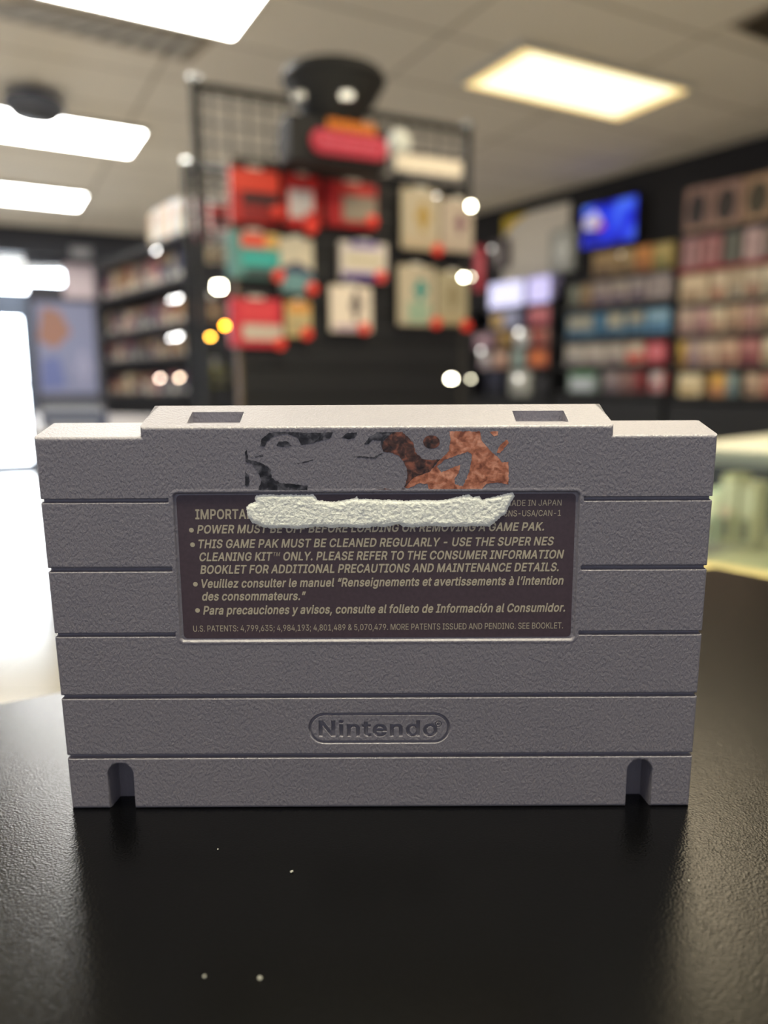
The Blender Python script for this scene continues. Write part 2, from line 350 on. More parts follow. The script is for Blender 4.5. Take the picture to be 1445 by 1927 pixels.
# letter outlines: character, advance | x,y points of each outline (thousandths of an em)
BOLD = '''\
  188|
, 213|36,-140 89,-140 103,-128 157,64 155,82 143,91 65,92 50,82 17,-116 23,-134
- 478|112,167 345,168 352,173 358,185 357,251 351,259 339,265 105,263 98,257 93,245 93,185 99,173
. 213|94,-25 119,-21 143,-6 158,17 162,41 158,65 143,87 119,103 95,108 71,103 47,86 33,65 29,41 33,17 47,-5 71,-21
: 213|94,-25 119,-21 143,-6 158,17 162,41 158,65 143,87 119,103 95,108 71,103 47,86 33,65 29,41 33,17 47,-5 71,-21|86,251 119,254 143,269 158,293 162,317 158,341 143,363 119,379 95,383 71,379 47,362 33,341 29,317 33,293 47,270 71,254
A 505|14,-21 85,-21 100,-15 148,117 157,121 325,121 331,116 380,-15 391,-21 463,-21 475,-17 482,-9 482,9 297,513 289,525 283,529 199,530 188,525 183,519 -3,9 -3,-9 1,-15|187,222 235,371 241,375 292,225 289,220 283,220
B 481|58,-21 243,-21 303,-17 351,-2 387,20 418,57 433,93 438,129 434,177 420,213 403,237 365,267 387,285 407,315 415,339 418,369 415,411 399,453 374,483 339,509 291,525 243,530 57,530 42,519 39,507 39,3 45,-15|147,79 147,209 243,210 273,207 297,198 310,189 325,171 333,141 330,117 318,99 309,93 291,84 243,78|147,307 147,430 237,431 273,426 297,413 307,399 314,375 311,351 297,328 279,315 261,309 237,306
C 535|264,-28 307,-25 349,-15 385,2 415,22 445,50 466,80 482,116 494,158 487,175 475,181 403,180 390,170 373,128 349,102 308,80 271,74 229,79 193,96 169,117 145,152 129,200 124,254 129,308 145,356 164,386 199,416 229,429 265,434 307,429 331,419 360,398 373,380 389,338 397,330 409,327 475,327 487,332 494,344 483,392 466,428 445,458 415,487 385,507 349,523 307,534 265,537 199,528 145,505 88,458 52,404 29,338 19,254 29,170 52,104 87,50 145,4 199,-19
D 527|58,-21 219,-21 297,-12 365,15 411,51 449,105 476,177 483,255 475,333 452,399 417,452 363,496 297,522 225,530 57,530 42,519 39,507 39,3 45,-15|147,79 146,429 219,431 267,426 309,409 339,383 357,356 373,309 377,249 373,201 360,159 337,123 309,101 267,84 213,78
E 444|58,-21 375,-21 387,-17 394,-9 396,57 392,69 381,77 153,78 146,81 147,208 357,208 369,213 376,231 375,291 363,305 147,308 146,429 381,433 390,441 393,453 392,513 381,528 63,530 51,528 42,519 39,507 39,3 45,-15
F 435|58,-21 129,-21 144,-9 147,198 345,200 362,207 367,219 367,279 362,291 351,298 147,301 146,429 375,432 387,441 390,453 389,513 381,526 369,530 63,530 51,528 42,519 39,507 39,3 45,-15
G 545|269,-28 331,-21 385,-1 436,38 469,80 491,134 499,200 499,254 493,270 481,277 277,276 270,272 262,260 262,200 265,188 271,182 283,178 390,176 389,164 374,128 355,105 331,88 301,77 271,74 229,79 199,92 165,122 145,153 131,194 124,254 129,308 145,356 168,392 193,413 229,430 265,435 289,433 325,421 355,399 370,380 390,338 397,331 409,328 475,328 487,332 494,344 484,392 466,428 445,458 415,486 385,507 349,523 307,534 265,537 193,526 139,502 87,458 51,404 28,338 19,254 28,170 52,104 88,50 145,4 199,-19
H 542|58,-21 129,-21 144,-9 146,207 153,211 369,210 373,-9 381,-18 393,-21 459,-21 472,-15 478,3 478,507 475,519 470,525 459,530 393,530 381,527 374,519 371,507 371,315 369,311 363,310 147,312 146,507 143,519 135,527 123,530 57,530 42,519 39,507 39,3 45,-15
I 325|29,-21 268,-21 280,-18 288,-9 290,57 286,69 274,77 208,78 204,87 204,423 208,431 274,431 286,440 290,453 290,507 287,519 280,527 268,530 34,530 22,528 13,519 10,453 16,437 28,431 94,431 97,423 97,81 94,78 28,78 14,69 10,57 10,-3 16,-15
K 492|58,-21 129,-21 144,-9 147,159 195,209 357,-15 369,-21 447,-21 459,-19 465,-13 470,-3 465,13 271,285 464,495 468,513 459,527 447,530 363,530 351,525 147,303 146,507 143,519 135,527 123,530 57,530 42,519 39,507 39,3 45,-15
L 418|58,-21 363,-21 376,-15 382,-3 381,63 369,76 153,78 146,81 146,507 141,522 129,529 57,530 45,524 39,513 39,-3 45,-15
M 653|58,-21 129,-20 137,-15 143,-3 143,279 147,292 267,-9 273,-17 285,-21 345,-21 357,-15 361,-9 477,288 482,285 485,-9 489,-15 501,-21 567,-21 583,-15 589,3 589,507 586,519 581,525 567,530 477,530 465,527 459,521 315,143 170,519 165,525 153,530 57,530 45,524 39,507 39,3 45,-15
N 548|58,-21 129,-21 140,-15 146,-3 145,333 147,341 372,-15 387,-21 465,-21 478,-15 484,3 484,507 481,519 476,525 465,530 399,530 386,525 378,513 378,177 375,171 149,525 135,530 63,530 45,524 39,507 39,3 45,-15
O 558|264,-28 337,-19 396,8 445,49 482,104 505,170 514,254 505,338 482,404 445,458 397,500 343,525 331,529 265,537 199,528 145,505 89,458 52,404 29,338 19,254 29,170 52,104 88,50 145,4 199,-19|229,79 193,96 169,117 145,152 129,200 125,248 129,308 145,356 169,392 193,413 229,429 265,434 301,430 343,410 367,389 388,356 404,308 409,254 404,200 388,152 367,119 337,94 305,80 271,75
P 470|58,-21 129,-21 144,-9 147,164 237,165 297,171 345,190 381,218 408,255 424,297 430,345 423,399 408,441 385,471 339,507 291,524 237,530 57,530 42,519 39,507 39,3 45,-15|147,265 147,430 261,428 285,421 303,407 313,393 320,375 323,345 320,321 315,306 301,285 285,274 261,266 231,263
R 474|58,-21 129,-21 144,-9 146,171 147,176 153,177 231,177 237,171 339,-16 351,-21 429,-21 441,-16 447,-9 447,9 345,195 347,201 386,231 408,261 423,297 430,351 425,399 409,441 384,477 343,507 297,524 237,530 57,530 42,519 39,507 39,3 45,-15|147,277 147,430 261,428 291,419 307,405 316,393 321,376 324,351 317,315 303,295 285,285 261,278
S 472|165,-24 227,-30 281,-25 329,-9 377,22 404,54 424,96 429,138 426,174 412,210 389,239 371,255 322,282 173,329 149,346 139,360 138,390 155,415 179,430 221,437 261,432 288,420 306,402 320,366 329,358 401,357 412,360 418,366 422,378 414,420 393,462 365,491 329,514 281,531 221,536 173,531 131,518 89,492 59,462 37,414 31,372 39,324 44,312 71,274 119,241 179,218 287,186 312,168 322,150 324,138 320,120 311,104 299,92 275,79 227,70 176,78 152,90 137,105 129,120 124,144 113,156 35,158 22,150 17,138 26,90 47,47 83,11 119,-10
T 474|191,-21 263,-20 272,-15 278,-3 279,429 419,431 429,435 437,447 438,507 435,519 425,528 35,530 23,528 14,519 11,507 11,447 23,433 171,429 172,-3 178,-15
U 542|259,-29 321,-22 375,-2 417,27 447,64 470,115 478,175 476,517 465,528 453,530 387,529 374,517 372,181 369,151 357,121 343,103 327,91 291,76 261,73 225,76 195,88 171,107 159,124 148,151 145,181 143,517 129,529 51,528 41,517 39,505 39,175 47,115 68,67 96,31 141,-2 201,-23
V 505|203,-21 283,-21 297,-9 482,501 481,519 469,529 391,529 377,519 241,125 102,519 91,529 79,530 13,530 -2,519 -4,501 183,-3 189,-15
W 711|154,-21 235,-21 249,-9 343,334 436,-9 445,-19 457,-21 529,-21 545,-15 551,-3 689,501 690,513 685,523 673,530 601,530 590,525 585,519 493,163 398,519 391,527 379,530 307,530 295,527 285,513 193,162 100,519 85,530 13,530 1,524 -5,513 -4,501 134,-3 140,-15
Y 497|202,-21 271,-21 283,-15 287,-9 289,201 474,501 473,519 463,528 379,530 367,525 235,312 104,525 91,530 13,530 -2,519 -5,507 0,495 182,201 182,-3 188,-15
a 414|158,-30 195,-27 219,-20 255,0 261,-14 273,-21 339,-21 351,-16 357,-6 358,252 353,294 340,330 321,357 296,378 273,390 243,399 195,405 159,402 129,395 93,382 63,360 41,336 20,294 22,282 33,271 99,253 113,258 125,276 142,294 177,308 219,307 237,298 249,284 254,258 249,251 123,232 69,212 45,195 27,175 14,144 9,108 14,72 33,30 54,6 87,-15 123,-26|141,71 123,81 114,96 117,120 128,132 141,139 177,147 249,158 255,156 251,120 243,102 231,87 218,78 195,69 171,66
c 421|204,-29 265,-22 319,5 357,43 373,69 384,103 379,115 373,120 301,138 289,132 276,103 259,84 235,72 205,67 181,71 157,84 140,103 130,121 119,157 117,187 120,223 127,248 139,271 162,295 181,305 205,308 223,308 241,303 265,287 288,247 301,241 367,256 379,265 382,271 382,283 370,313 337,357 295,386 265,397 235,404 205,405 151,397 108,379 67,345 35,295 19,247 13,187 20,127 36,79 67,31 109,-4 151,-22
d 449|192,-29 235,-25 259,-16 289,4 300,-17 313,-21 373,-21 385,-17 392,-5 393,511 387,523 379,529 307,529 295,523 292,517 289,373 263,391 229,402 193,405 145,398 102,379 67,349 33,295 18,247 13,187 19,127 37,73 63,31 97,0 145,-22|181,71 157,84 144,97 128,127 119,157 117,187 120,223 128,253 145,281 157,293 175,303 205,309 229,305 249,295 268,277 278,259 288,223 291,187 288,157 278,121 265,97 253,85 229,71 205,68
e 429|210,-29 253,-26 289,-16 325,3 351,25 369,49 385,85 385,97 373,110 301,125 289,117 277,97 259,78 229,68 187,70 163,79 142,97 129,115 121,146 373,148 385,153 391,163 392,193 388,247 377,289 359,325 337,352 307,377 277,392 241,402 205,405 145,396 103,376 65,343 34,295 19,247 13,187 19,127 36,79 67,31 109,-4 157,-23|127,242 123,247 127,259 139,277 157,295 181,306 205,309 229,306 252,295 268,277 282,247 277,242
f 279|80,-21 147,-21 157,-15 163,-3 163,303 171,306 231,306 243,312 249,327 249,381 243,393 231,400 165,401 165,435 177,449 195,453 231,447 243,455 262,513 263,525 255,538 237,545 183,551 153,546 123,536 99,521 75,491 63,465 60,405 57,400 3,400 -9,394 -13,387 -15,327 -9,312 3,306 57,306 60,303 60,-3 66,-15
g 450|204,-172 253,-168 295,-157 333,-136 367,-102 388,-58 393,-10 393,380 388,392 379,399 307,399 297,392 289,374 261,392 229,403 193,405 145,398 103,380 63,344 36,302 19,254 13,194 18,134 36,80 67,36 103,8 145,-10 193,-16 235,-12 259,-4 290,14 290,-4 283,-40 268,-58 241,-72 205,-76 181,-74 163,-69 139,-53 115,-26 103,-20 91,-23 33,-58 31,-76 45,-100 67,-125 91,-143 127,-160 163,-169|175,85 157,94 145,105 127,134 119,164 117,194 120,224 132,260 142,278 157,294 175,303 199,308 229,305 253,293 268,278 281,254 288,224 291,194 288,158 280,128 269,110 253,93 229,83 205,80
i 192|51,-21 116,-21 129,-15 135,-3 135,381 129,393 116,400 50,400 38,394 32,381 32,-3 38,-15|75,423 104,425 128,439 142,459 147,483 142,507 128,527 110,539 86,545 62,541 38,526 25,507 20,483 25,459 38,441 56,428
l 214|138,-23 164,-22 188,-17 197,-11 202,1 186,67 176,74 146,73 140,74 136,79 135,511 129,523 116,530 50,530 38,524 32,511 32,85 37,43 56,9 64,1 92,-16
m 635|51,-21 116,-21 128,-16 133,-9 135,237 138,261 145,279 158,294 182,307 200,308 224,304 236,297 249,279 253,255 253,-3 260,-16 272,-21 338,-21 350,-15 354,-9 358,261 363,279 374,293 398,307 416,309 440,306 458,297 470,279 475,249 477,-9 482,-16 494,-21 560,-21 572,-15 578,3 578,255 573,303 559,339 541,363 506,391 470,404 440,407 404,404 374,395 344,377 320,355 302,375 266,399 224,406 188,404 164,395 134,377 128,392 116,399 50,400 38,394 32,375 32,3 38,-15
n 435|51,-21 116,-21 128,-16 133,-9 135,225 138,255 145,273 158,289 188,305 206,307 242,300 255,291 270,267 275,231 277,-9 284,-17 296,-21 362,-21 374,-12 378,3 378,237 374,285 358,333 336,363 308,385 266,401 230,405 182,399 134,373 128,392 116,399 50,400 38,394 34,387 32,-3 38,-15
o 440|204,-29 265,-21 307,-4 348,31 376,73 394,121 402,187 395,253 377,301 349,343 307,379 259,399 205,405 151,397 109,379 66,343 35,295 19,247 13,187 20,127 36,79 67,31 109,-4 151,-22|181,71 156,85 140,103 127,127 119,157 117,187 120,223 129,253 143,277 157,292 181,305 205,308 235,304 259,291 272,277 286,253 295,217 298,187 294,151 285,121 276,103 259,85 235,71 205,67
p 449|51,-164 116,-164 128,-159 133,-152 140,0 164,-15 194,-26 230,-29 278,-23 324,-2 359,28 389,76 406,136 411,190 405,250 388,304 365,340 320,381 278,398 230,405 194,402 164,393 134,373 128,392 116,399 50,400 38,394 34,388 32,-140 38,-158|206,70 194,71 175,82 156,100 146,120 137,154 134,190 136,220 145,256 159,280 176,296 194,304 224,308 248,304 266,294 284,276 296,253 303,226 306,184 304,154 298,130 283,100 266,83 248,72 224,68
r 284|51,-21 116,-21 128,-16 133,-9 137,255 146,275 170,296 206,305 248,301 259,309 264,321 264,387 254,402 212,406 176,400 134,379 127,393 116,399 50,400 38,394 34,387 32,-3 38,-15
s 390|180,-29 231,-25 267,-14 303,7 330,37 345,66 352,109 346,145 340,157 321,185 287,211 237,228 153,251 133,265 132,283 141,297 159,307 183,311 213,307 226,301 238,289 251,265 267,256 333,271 344,283 344,295 333,325 315,352 291,375 255,393 225,402 189,405 147,402 105,388 75,371 51,348 30,307 26,271 32,235 57,193 93,168 141,150 225,129 237,122 246,109 243,91 231,79 213,71 183,66 159,69 134,79 123,91 109,121 93,128 27,113 21,109 15,97 27,52 45,25 72,1 105,-17 141,-26
t 252|166,-25 195,-24 219,-18 231,-9 234,5 222,59 214,71 201,75 177,71 159,73 153,75 148,83 147,305 207,306 219,312 225,323 224,383 219,393 207,400 147,401 147,473 141,485 135,490 63,492 49,485 44,473 42,401 3,400 -12,389 -15,377 -15,323 -3,308 39,306 44,299 44,95 54,41 81,3 117,-18
u 435|180,-26 230,-20 272,2 284,-16 296,-21 362,-21 376,-8 378,376 376,388 368,397 356,400 296,400 284,396 277,388 275,154 272,128 263,106 242,83 224,75 200,71 170,77 152,91 139,112 135,148 133,388 122,398 110,400 50,400 38,394 34,388 32,136 37,88 49,52 74,16 104,-7 140,-21
v 414|162,-21 230,-21 245,-9 390,369 390,387 380,398 302,400 289,393 194,135 99,393 86,400 14,400 2,394 -2,387 -2,369 144,-9 152,-18
y 414|75,-166 122,-164 150,-154 170,-142 190,-124 210,-94 224,-64 391,374 391,386 380,398 302,400 289,392 194,135 100,392 86,400 14,400 2,394 -3,386 -1,368 139,2 129,-34 110,-63 92,-69 56,-66 43,-76 26,-136 28,-148 38,-158
z 405|40,-21 339,-21 351,-17 357,-11 360,-3 360,57 355,69 347,75 169,81 351,321 354,381 345,396 333,400 51,400 39,398 32,393 27,381 27,321 32,309 39,304 201,300 210,297 24,57 21,45 21,-3 27,-15
® 488|182,103 228,97 276,101 318,115 354,134 388,163 412,193 433,229 446,271 451,319 446,361 434,403 414,439 389,469 354,500 318,519 276,532 228,537 186,532 144,518 109,499 78,473 49,439 29,403 16,361 12,319 17,271 30,229 50,193 75,163 108,135 144,115|198,191 180,199 186,205 205,205 218,211 224,223 224,259 228,266 258,211 282,202 283,199 264,191 234,187|138,227 119,253 108,278 102,319 108,355 120,383 138,406|336,242 309,289 329,325 332,349 329,373 317,397 300,413 270,427 186,430 177,433 198,441 228,445 264,442 294,429 324,407 342,384 355,355 360,319 356,283 344,253|228,340 224,343 225,355 242,355 245,349 242,343
à 414|158,-30 195,-27 219,-20 255,0 261,-14 273,-21 339,-21 354,-12 358,0 357,258 352,300 340,330 321,357 297,378 273,390 216,408 231,416 236,432 183,543 171,550 99,550 87,546 81,540 79,522 147,418 153,412 164,408 157,402 129,395 93,382 63,360 37,330 21,297 22,282 33,271 93,254 105,253 117,262 135,288 153,300 177,308 213,308 231,302 243,293 252,276 254,258 251,252 243,250 117,230 66,210 42,192 23,168 14,144 9,108 18,60 29,36 54,6 87,-15 123,-26|141,71 123,81 114,96 117,120 128,132 141,139 177,147 249,158 255,156 251,120 243,102 231,87 218,78 195,69 171,66
ó 440|204,-29 259,-23 313,0 349,33 376,73 396,127 402,187 397,241 377,301 349,343 313,375 264,397 223,403 247,415 314,517 317,535 313,542 301,549 229,550 217,547 211,541 160,433 165,415 191,403 151,397 109,379 67,345 38,301 19,247 13,187 20,127 37,76 63,37 109,-4 151,-22|181,71 156,85 140,103 127,127 119,157 117,187 120,223 129,253 143,277 157,292 181,305 205,308 235,304 259,291 272,277 286,253 295,217 298,187 294,151 285,121 276,103 259,85 235,71 205,67
’ 202|50,297 103,297 117,309 172,507 169,519 157,529 79,530 64,519 31,321 37,303
“ 325|50,297 121,297 133,301 140,309 172,507 169,519 157,529 103,530 91,525 86,519 31,321 37,303|174,297 247,297 259,303 263,309 295,507 292,519 283,528 223,529 210,519 154,321 160,303
” 325|50,297 103,297 117,309 172,507 169,519 157,529 79,530 64,519 31,321 37,303|174,297 223,297 235,302 241,309 295,507 292,519 283,528 205,530 193,526 187,519 154,321 160,303
'''
THIN = '''\
  188|
& 448|193,-7 232,-3 268,6 304,22 328,43 364,0 424,0 430,0 434,5 367,83 366,89 384,113 397,143 405,179 406,223 352,224 349,221 345,185 328,135 221,263 224,269 274,307 305,341 322,383 323,407 318,437 306,461 292,480 262,500 232,510 202,513 166,510 131,497 108,479 93,461 81,437 75,395 81,359 100,322 135,275 88,237 60,209 48,191 38,167 34,131 39,95 52,65 77,35 106,14 130,4 148,-2|184,47 148,55 123,71 108,89 101,107 97,131 101,155 112,176 136,202 172,230 290,89 280,77 250,59 220,49|178,315 144,365 137,395 140,419 154,442 172,454 202,461 226,457 244,445 258,425 261,407 260,389 252,371 232,348 184,312
, 188|38,-119 80,-119 86,-113 134,61 134,70 74,71 68,69
- 453|114,188 336,188 337,242 114,243
. 188|73,2 92,-4 110,-2 127,8 135,20 140,38 138,56 128,72 116,81 98,86 80,83 65,74 55,62 50,44 52,26 62,10
/ 249|14,-76 68,-76 73,-70 232,524 234,530 230,533 182,533 176,526
0 453|184,-1 228,-7 276,0 324,25 360,64 379,101 400,179 405,251 400,329 384,395 360,443 318,486 276,508 228,516 174,508 132,485 113,467 96,448 71,401 53,329 48,251 53,179 69,113 96,61 126,28 168,4|210,53 192,56 167,71 141,101 122,149 113,197 109,257 113,311 123,365 142,407 162,433 186,449 228,460 258,453 286,437 312,406 331,359 340,311 344,251 340,197 331,149 311,101 288,73 264,58 228,50
1 453|76,0 389,0 391,48 388,55 280,55 276,60 274,508 196,507 86,426 88,359 208,445 212,438 212,60 208,55 76,55
3 453|214,-7 266,-2 314,15 344,36 368,64 387,101 392,149 387,185 368,225 344,252 308,276 266,287 230,289 225,293 372,461 372,503 368,509 74,509 70,503 70,455 74,452 272,448 278,448 283,443 157,299 157,251 164,248 242,244 276,233 300,215 315,197 326,167 329,143 325,119 314,92 296,73 272,60 242,52 194,52 164,60 130,83 115,107 107,131 44,131 53,89 68,60 98,30 134,9 170,-2
4 453|285,0 341,0 343,102 346,105 406,105 413,108 412,163 352,163 346,164 343,168 343,312 340,318 286,318 282,312 280,165 110,168 308,504 304,508 250,509 244,504 45,168 40,156 40,108 46,105 280,105 282,102 282,6
5 453|219,-7 270,0 306,14 343,41 369,77 385,119 391,161 388,197 378,233 348,281 322,305 294,321 264,330 228,334 174,324 136,305 151,449 156,452 360,452 366,455 366,461 366,503 360,509 96,508 67,257 72,252 126,246 162,266 186,273 216,277 246,273 276,261 295,245 314,221 324,191 328,161 324,131 315,107 294,79 276,64 252,54 216,50 198,52 174,60 138,89 127,107 120,129 66,130 61,125 68,89 83,59 108,32 144,9 180,-2
6 453|223,-7 268,-2 314,17 344,41 367,71 384,113 389,155 383,203 371,239 346,270 316,295 280,308 232,314 214,312 184,302 181,305 318,503 316,508 256,509 250,506 103,287 80,239 68,197 64,161 69,113 83,77 106,44 142,15 184,-2|196,53 172,64 155,77 138,101 128,131 125,161 129,191 139,215 152,233 173,251 202,262 226,265 256,261 280,250 298,235 315,209 324,185 326,161 323,125 314,101 302,83 280,64 256,53 226,48
7 453|97,0 165,0 388,444 391,504 386,509 68,509 62,506 62,456 68,452 314,448 321,444
8 453|223,-7 274,-2 298,5 317,11 352,33 376,60 395,95 401,137 396,167 389,191 371,221 352,240 309,263 305,269 334,283 356,305 375,341 381,377 376,419 358,453 340,474 310,495 274,509 226,516 184,511 136,492 117,479 99,461 90,449 75,419 70,377 76,341 96,305 118,283 145,269 147,263 124,255 106,244 81,221 63,191 55,167 52,137 57,95 76,60 100,34 136,11 178,-2|196,52 166,60 142,77 127,95 119,113 115,137 120,167 128,185 154,213 172,224 196,232 226,235 256,232 280,224 309,203 322,188 332,167 337,137 333,113 325,95 304,72 282,59 256,52 226,49|202,292 178,300 162,311 143,335 136,353 133,377 137,401 145,419 159,437 172,446 202,457 226,460 250,457 274,449 298,432 308,419 315,401 318,371 316,353 309,335 292,312 272,299 250,292
9 453|130,0 196,0 202,3 349,222 373,270 382,300 388,354 384,390 369,432 342,468 312,492 268,510 226,516 184,510 142,493 109,468 87,438 69,396 64,354 68,306 82,270 106,237 136,215 178,199 232,196 268,207 271,204|208,245 172,259 154,274 139,294 129,324 125,348 128,378 139,408 154,429 172,444 202,457 226,460 250,457 280,445 298,429 313,408 324,378 327,348 324,324 313,294 298,272 280,258 244,245 226,243
: 188|73,2 92,-4 110,-2 127,8 135,20 140,38 138,56 128,72 116,81 98,86 80,83 65,74 55,62 50,44 52,26 62,10|88,272 116,276 128,284 138,302 141,314 138,332 128,348 110,359 92,361 74,357 62,347 53,332 50,314 55,296 68,280
; 188|38,-119 80,-119 86,-113 134,61 134,70 74,71 68,69|81,277 104,271 122,275 135,283 146,300 148,313 146,332 135,349 122,358 104,362 86,359 72,349 63,337 58,319 60,301 68,288
A 480|16,0 83,0 136,143 340,142 346,136 394,2 400,0 461,0 304,432 274,508 208,509 202,508 199,504|160,199 157,204 196,318 238,454 321,204 316,199
B 456|60,0 246,0 300,4 342,17 372,35 399,66 413,102 418,138 413,174 404,198 384,227 366,242 342,255 315,264 354,285 377,306 391,330 398,372 394,408 379,444 359,468 330,490 288,504 240,509 66,509 60,506|126,58 126,230 246,231 276,228 308,216 325,204 342,183 351,162 355,138 348,104 326,78 294,63 246,57|126,286 126,451 240,452 282,446 315,426 330,402 335,366 333,348 325,330 306,308 288,296 264,288 234,285
C 510|265,-7 304,-4 340,4 370,18 400,37 430,64 447,89 463,125 471,155 466,160 412,160 407,155 401,137 388,113 374,95 358,82 316,60 268,53 224,59 184,76 149,107 126,143 109,197 103,251 109,311 126,365 149,401 184,432 222,449 262,455 292,454 316,448 346,434 374,413 389,395 401,371 406,353 412,348 466,348 471,353 463,383 447,419 425,449 400,472 370,492 340,504 304,513 268,516 208,508 154,486 103,443 70,392 48,329 40,251 52,167 71,113 102,65 154,23 208,0
D 502|60,0 216,0 294,9 348,29 372,47 396,66 432,118 455,186 462,258 454,330 433,390 401,438 354,477 294,501 228,508 66,509 60,506|126,57 124,450 126,453 222,452 276,445 318,429 354,398 375,366 394,312 399,258 394,204 379,150 352,108 318,81 276,64 216,57
E 419|60,0 373,0 375,54 372,57 132,57 125,60 126,229 348,229 355,234 355,282 348,286 126,287 125,450 366,452 372,456 372,462 372,504 366,509 66,509 60,506
G 520|265,-7 328,1 376,19 418,49 449,89 469,137 478,203 478,251 472,256 286,255 283,251 283,203 286,199 415,197 410,161 397,125 375,95 340,69 310,57 268,53 226,59 184,76 149,107 126,143 109,197 103,251 109,311 126,365 154,407 182,431 226,450 268,456 310,449 346,433 371,413 388,391 406,353 412,349 466,349 473,353 465,383 448,417 430,444 405,467 376,487 340,504 304,513 268,516 202,507 148,483 102,443 70,394 47,329 40,251 49,173 70,114 103,65 154,22 208,0
I 300|31,0 266,0 269,6 269,48 265,57 187,57 183,66 183,444 187,452 265,452 269,456 269,504 265,509 37,509 31,506 31,455 37,452 117,450 118,60 115,57 31,55
J 396|147,-1 183,-7 249,4 295,35 326,83 336,149 336,503 333,509 279,509 273,508 272,503 272,143 266,107 249,76 219,56 183,50 147,57 123,73 106,101 98,143 98,167 93,173 33,171 33,143 43,83 73,35 123,3
K 467|60,0 122,0 125,6 125,150 122,162 198,244 371,0 446,0 445,6 242,288 443,504 438,509 366,509 360,505 177,306 126,244 125,504 120,509 66,509 60,506
L 393|60,0 361,0 361,54 354,57 132,57 125,60 125,504 120,509 66,509 60,504
M 628|60,0 120,0 122,6 120,434 121,420 126,416 162,312 288,0 342,0 450,276 504,430 506,420 504,0 565,0 568,6 568,504 564,509 480,509 474,504 353,192 318,83 312,80 282,174 154,504 150,508 144,509 66,509 60,506
N 523|60,0 120,0 125,6 125,306 121,408 126,419 203,288 384,4 390,0 463,0 462,507 408,509 402,508 399,504 401,102 396,91 352,168 138,505 132,509 66,509 60,506
O 533|265,-7 328,1 352,10 382,24 430,64 463,113 484,173 493,251 486,329 462,395 430,444 381,485 328,508 268,516 208,508 154,486 104,443 70,392 48,329 40,251 52,167 71,113 103,65 154,23 208,0|268,53 226,58 190,73 149,107 123,149 109,197 103,251 110,317 126,365 149,401 190,436 226,450 268,456 310,450 346,434 385,401 408,365 422,323 430,251 422,185 407,143 384,107 346,75 310,59
P 445|60,0 120,0 125,6 126,184 234,186 288,191 336,209 366,233 389,264 404,306 408,342 402,396 388,432 366,462 330,488 288,503 234,509 66,509 60,506|126,243 126,451 264,449 294,440 318,422 335,396 341,378 344,348 341,318 335,300 315,270 294,255 264,245 228,242
R 449|60,0 120,0 125,6 126,196 246,199 353,0 427,0 313,210 331,216 366,239 389,270 404,306 409,348 404,396 391,432 366,465 336,487 288,504 240,508 66,509 60,506|126,255 126,451 234,452 270,448 300,438 318,425 335,402 342,378 345,354 342,324 334,300 318,280 294,266 264,257
S 447|221,-9 278,-4 320,10 358,33 385,63 403,99 408,141 405,171 396,195 379,219 360,237 308,265 170,307 145,321 132,333 119,351 115,375 117,393 129,417 146,435 166,447 194,456 224,459 260,454 302,436 326,411 338,378 392,378 400,381 393,417 378,447 350,476 314,498 272,511 230,516 182,511 140,498 103,477 79,453 60,417 56,399 52,369 60,327 86,289 128,260 182,240 272,214 314,194 332,178 342,159 345,141 339,111 329,93 314,77 290,62 260,53 224,49 170,58 140,73 124,87 113,105 104,136 39,135 45,99 62,63 92,30 128,9 170,-4
T 449|193,0 254,0 257,6 258,450 410,452 417,456 416,507 410,509 38,509 32,506 32,456 38,452 192,450
U 517|255,-8 312,-3 366,17 402,42 421,64 434,82 450,122 457,178 456,509 396,509 393,502 393,178 388,142 378,116 358,88 330,68 300,57 258,52 222,56 186,69 159,88 139,118 129,142 124,178 124,502 120,509 60,508 60,172 66,124 83,82 101,58 114,43 144,21 156,14 204,-2
'''
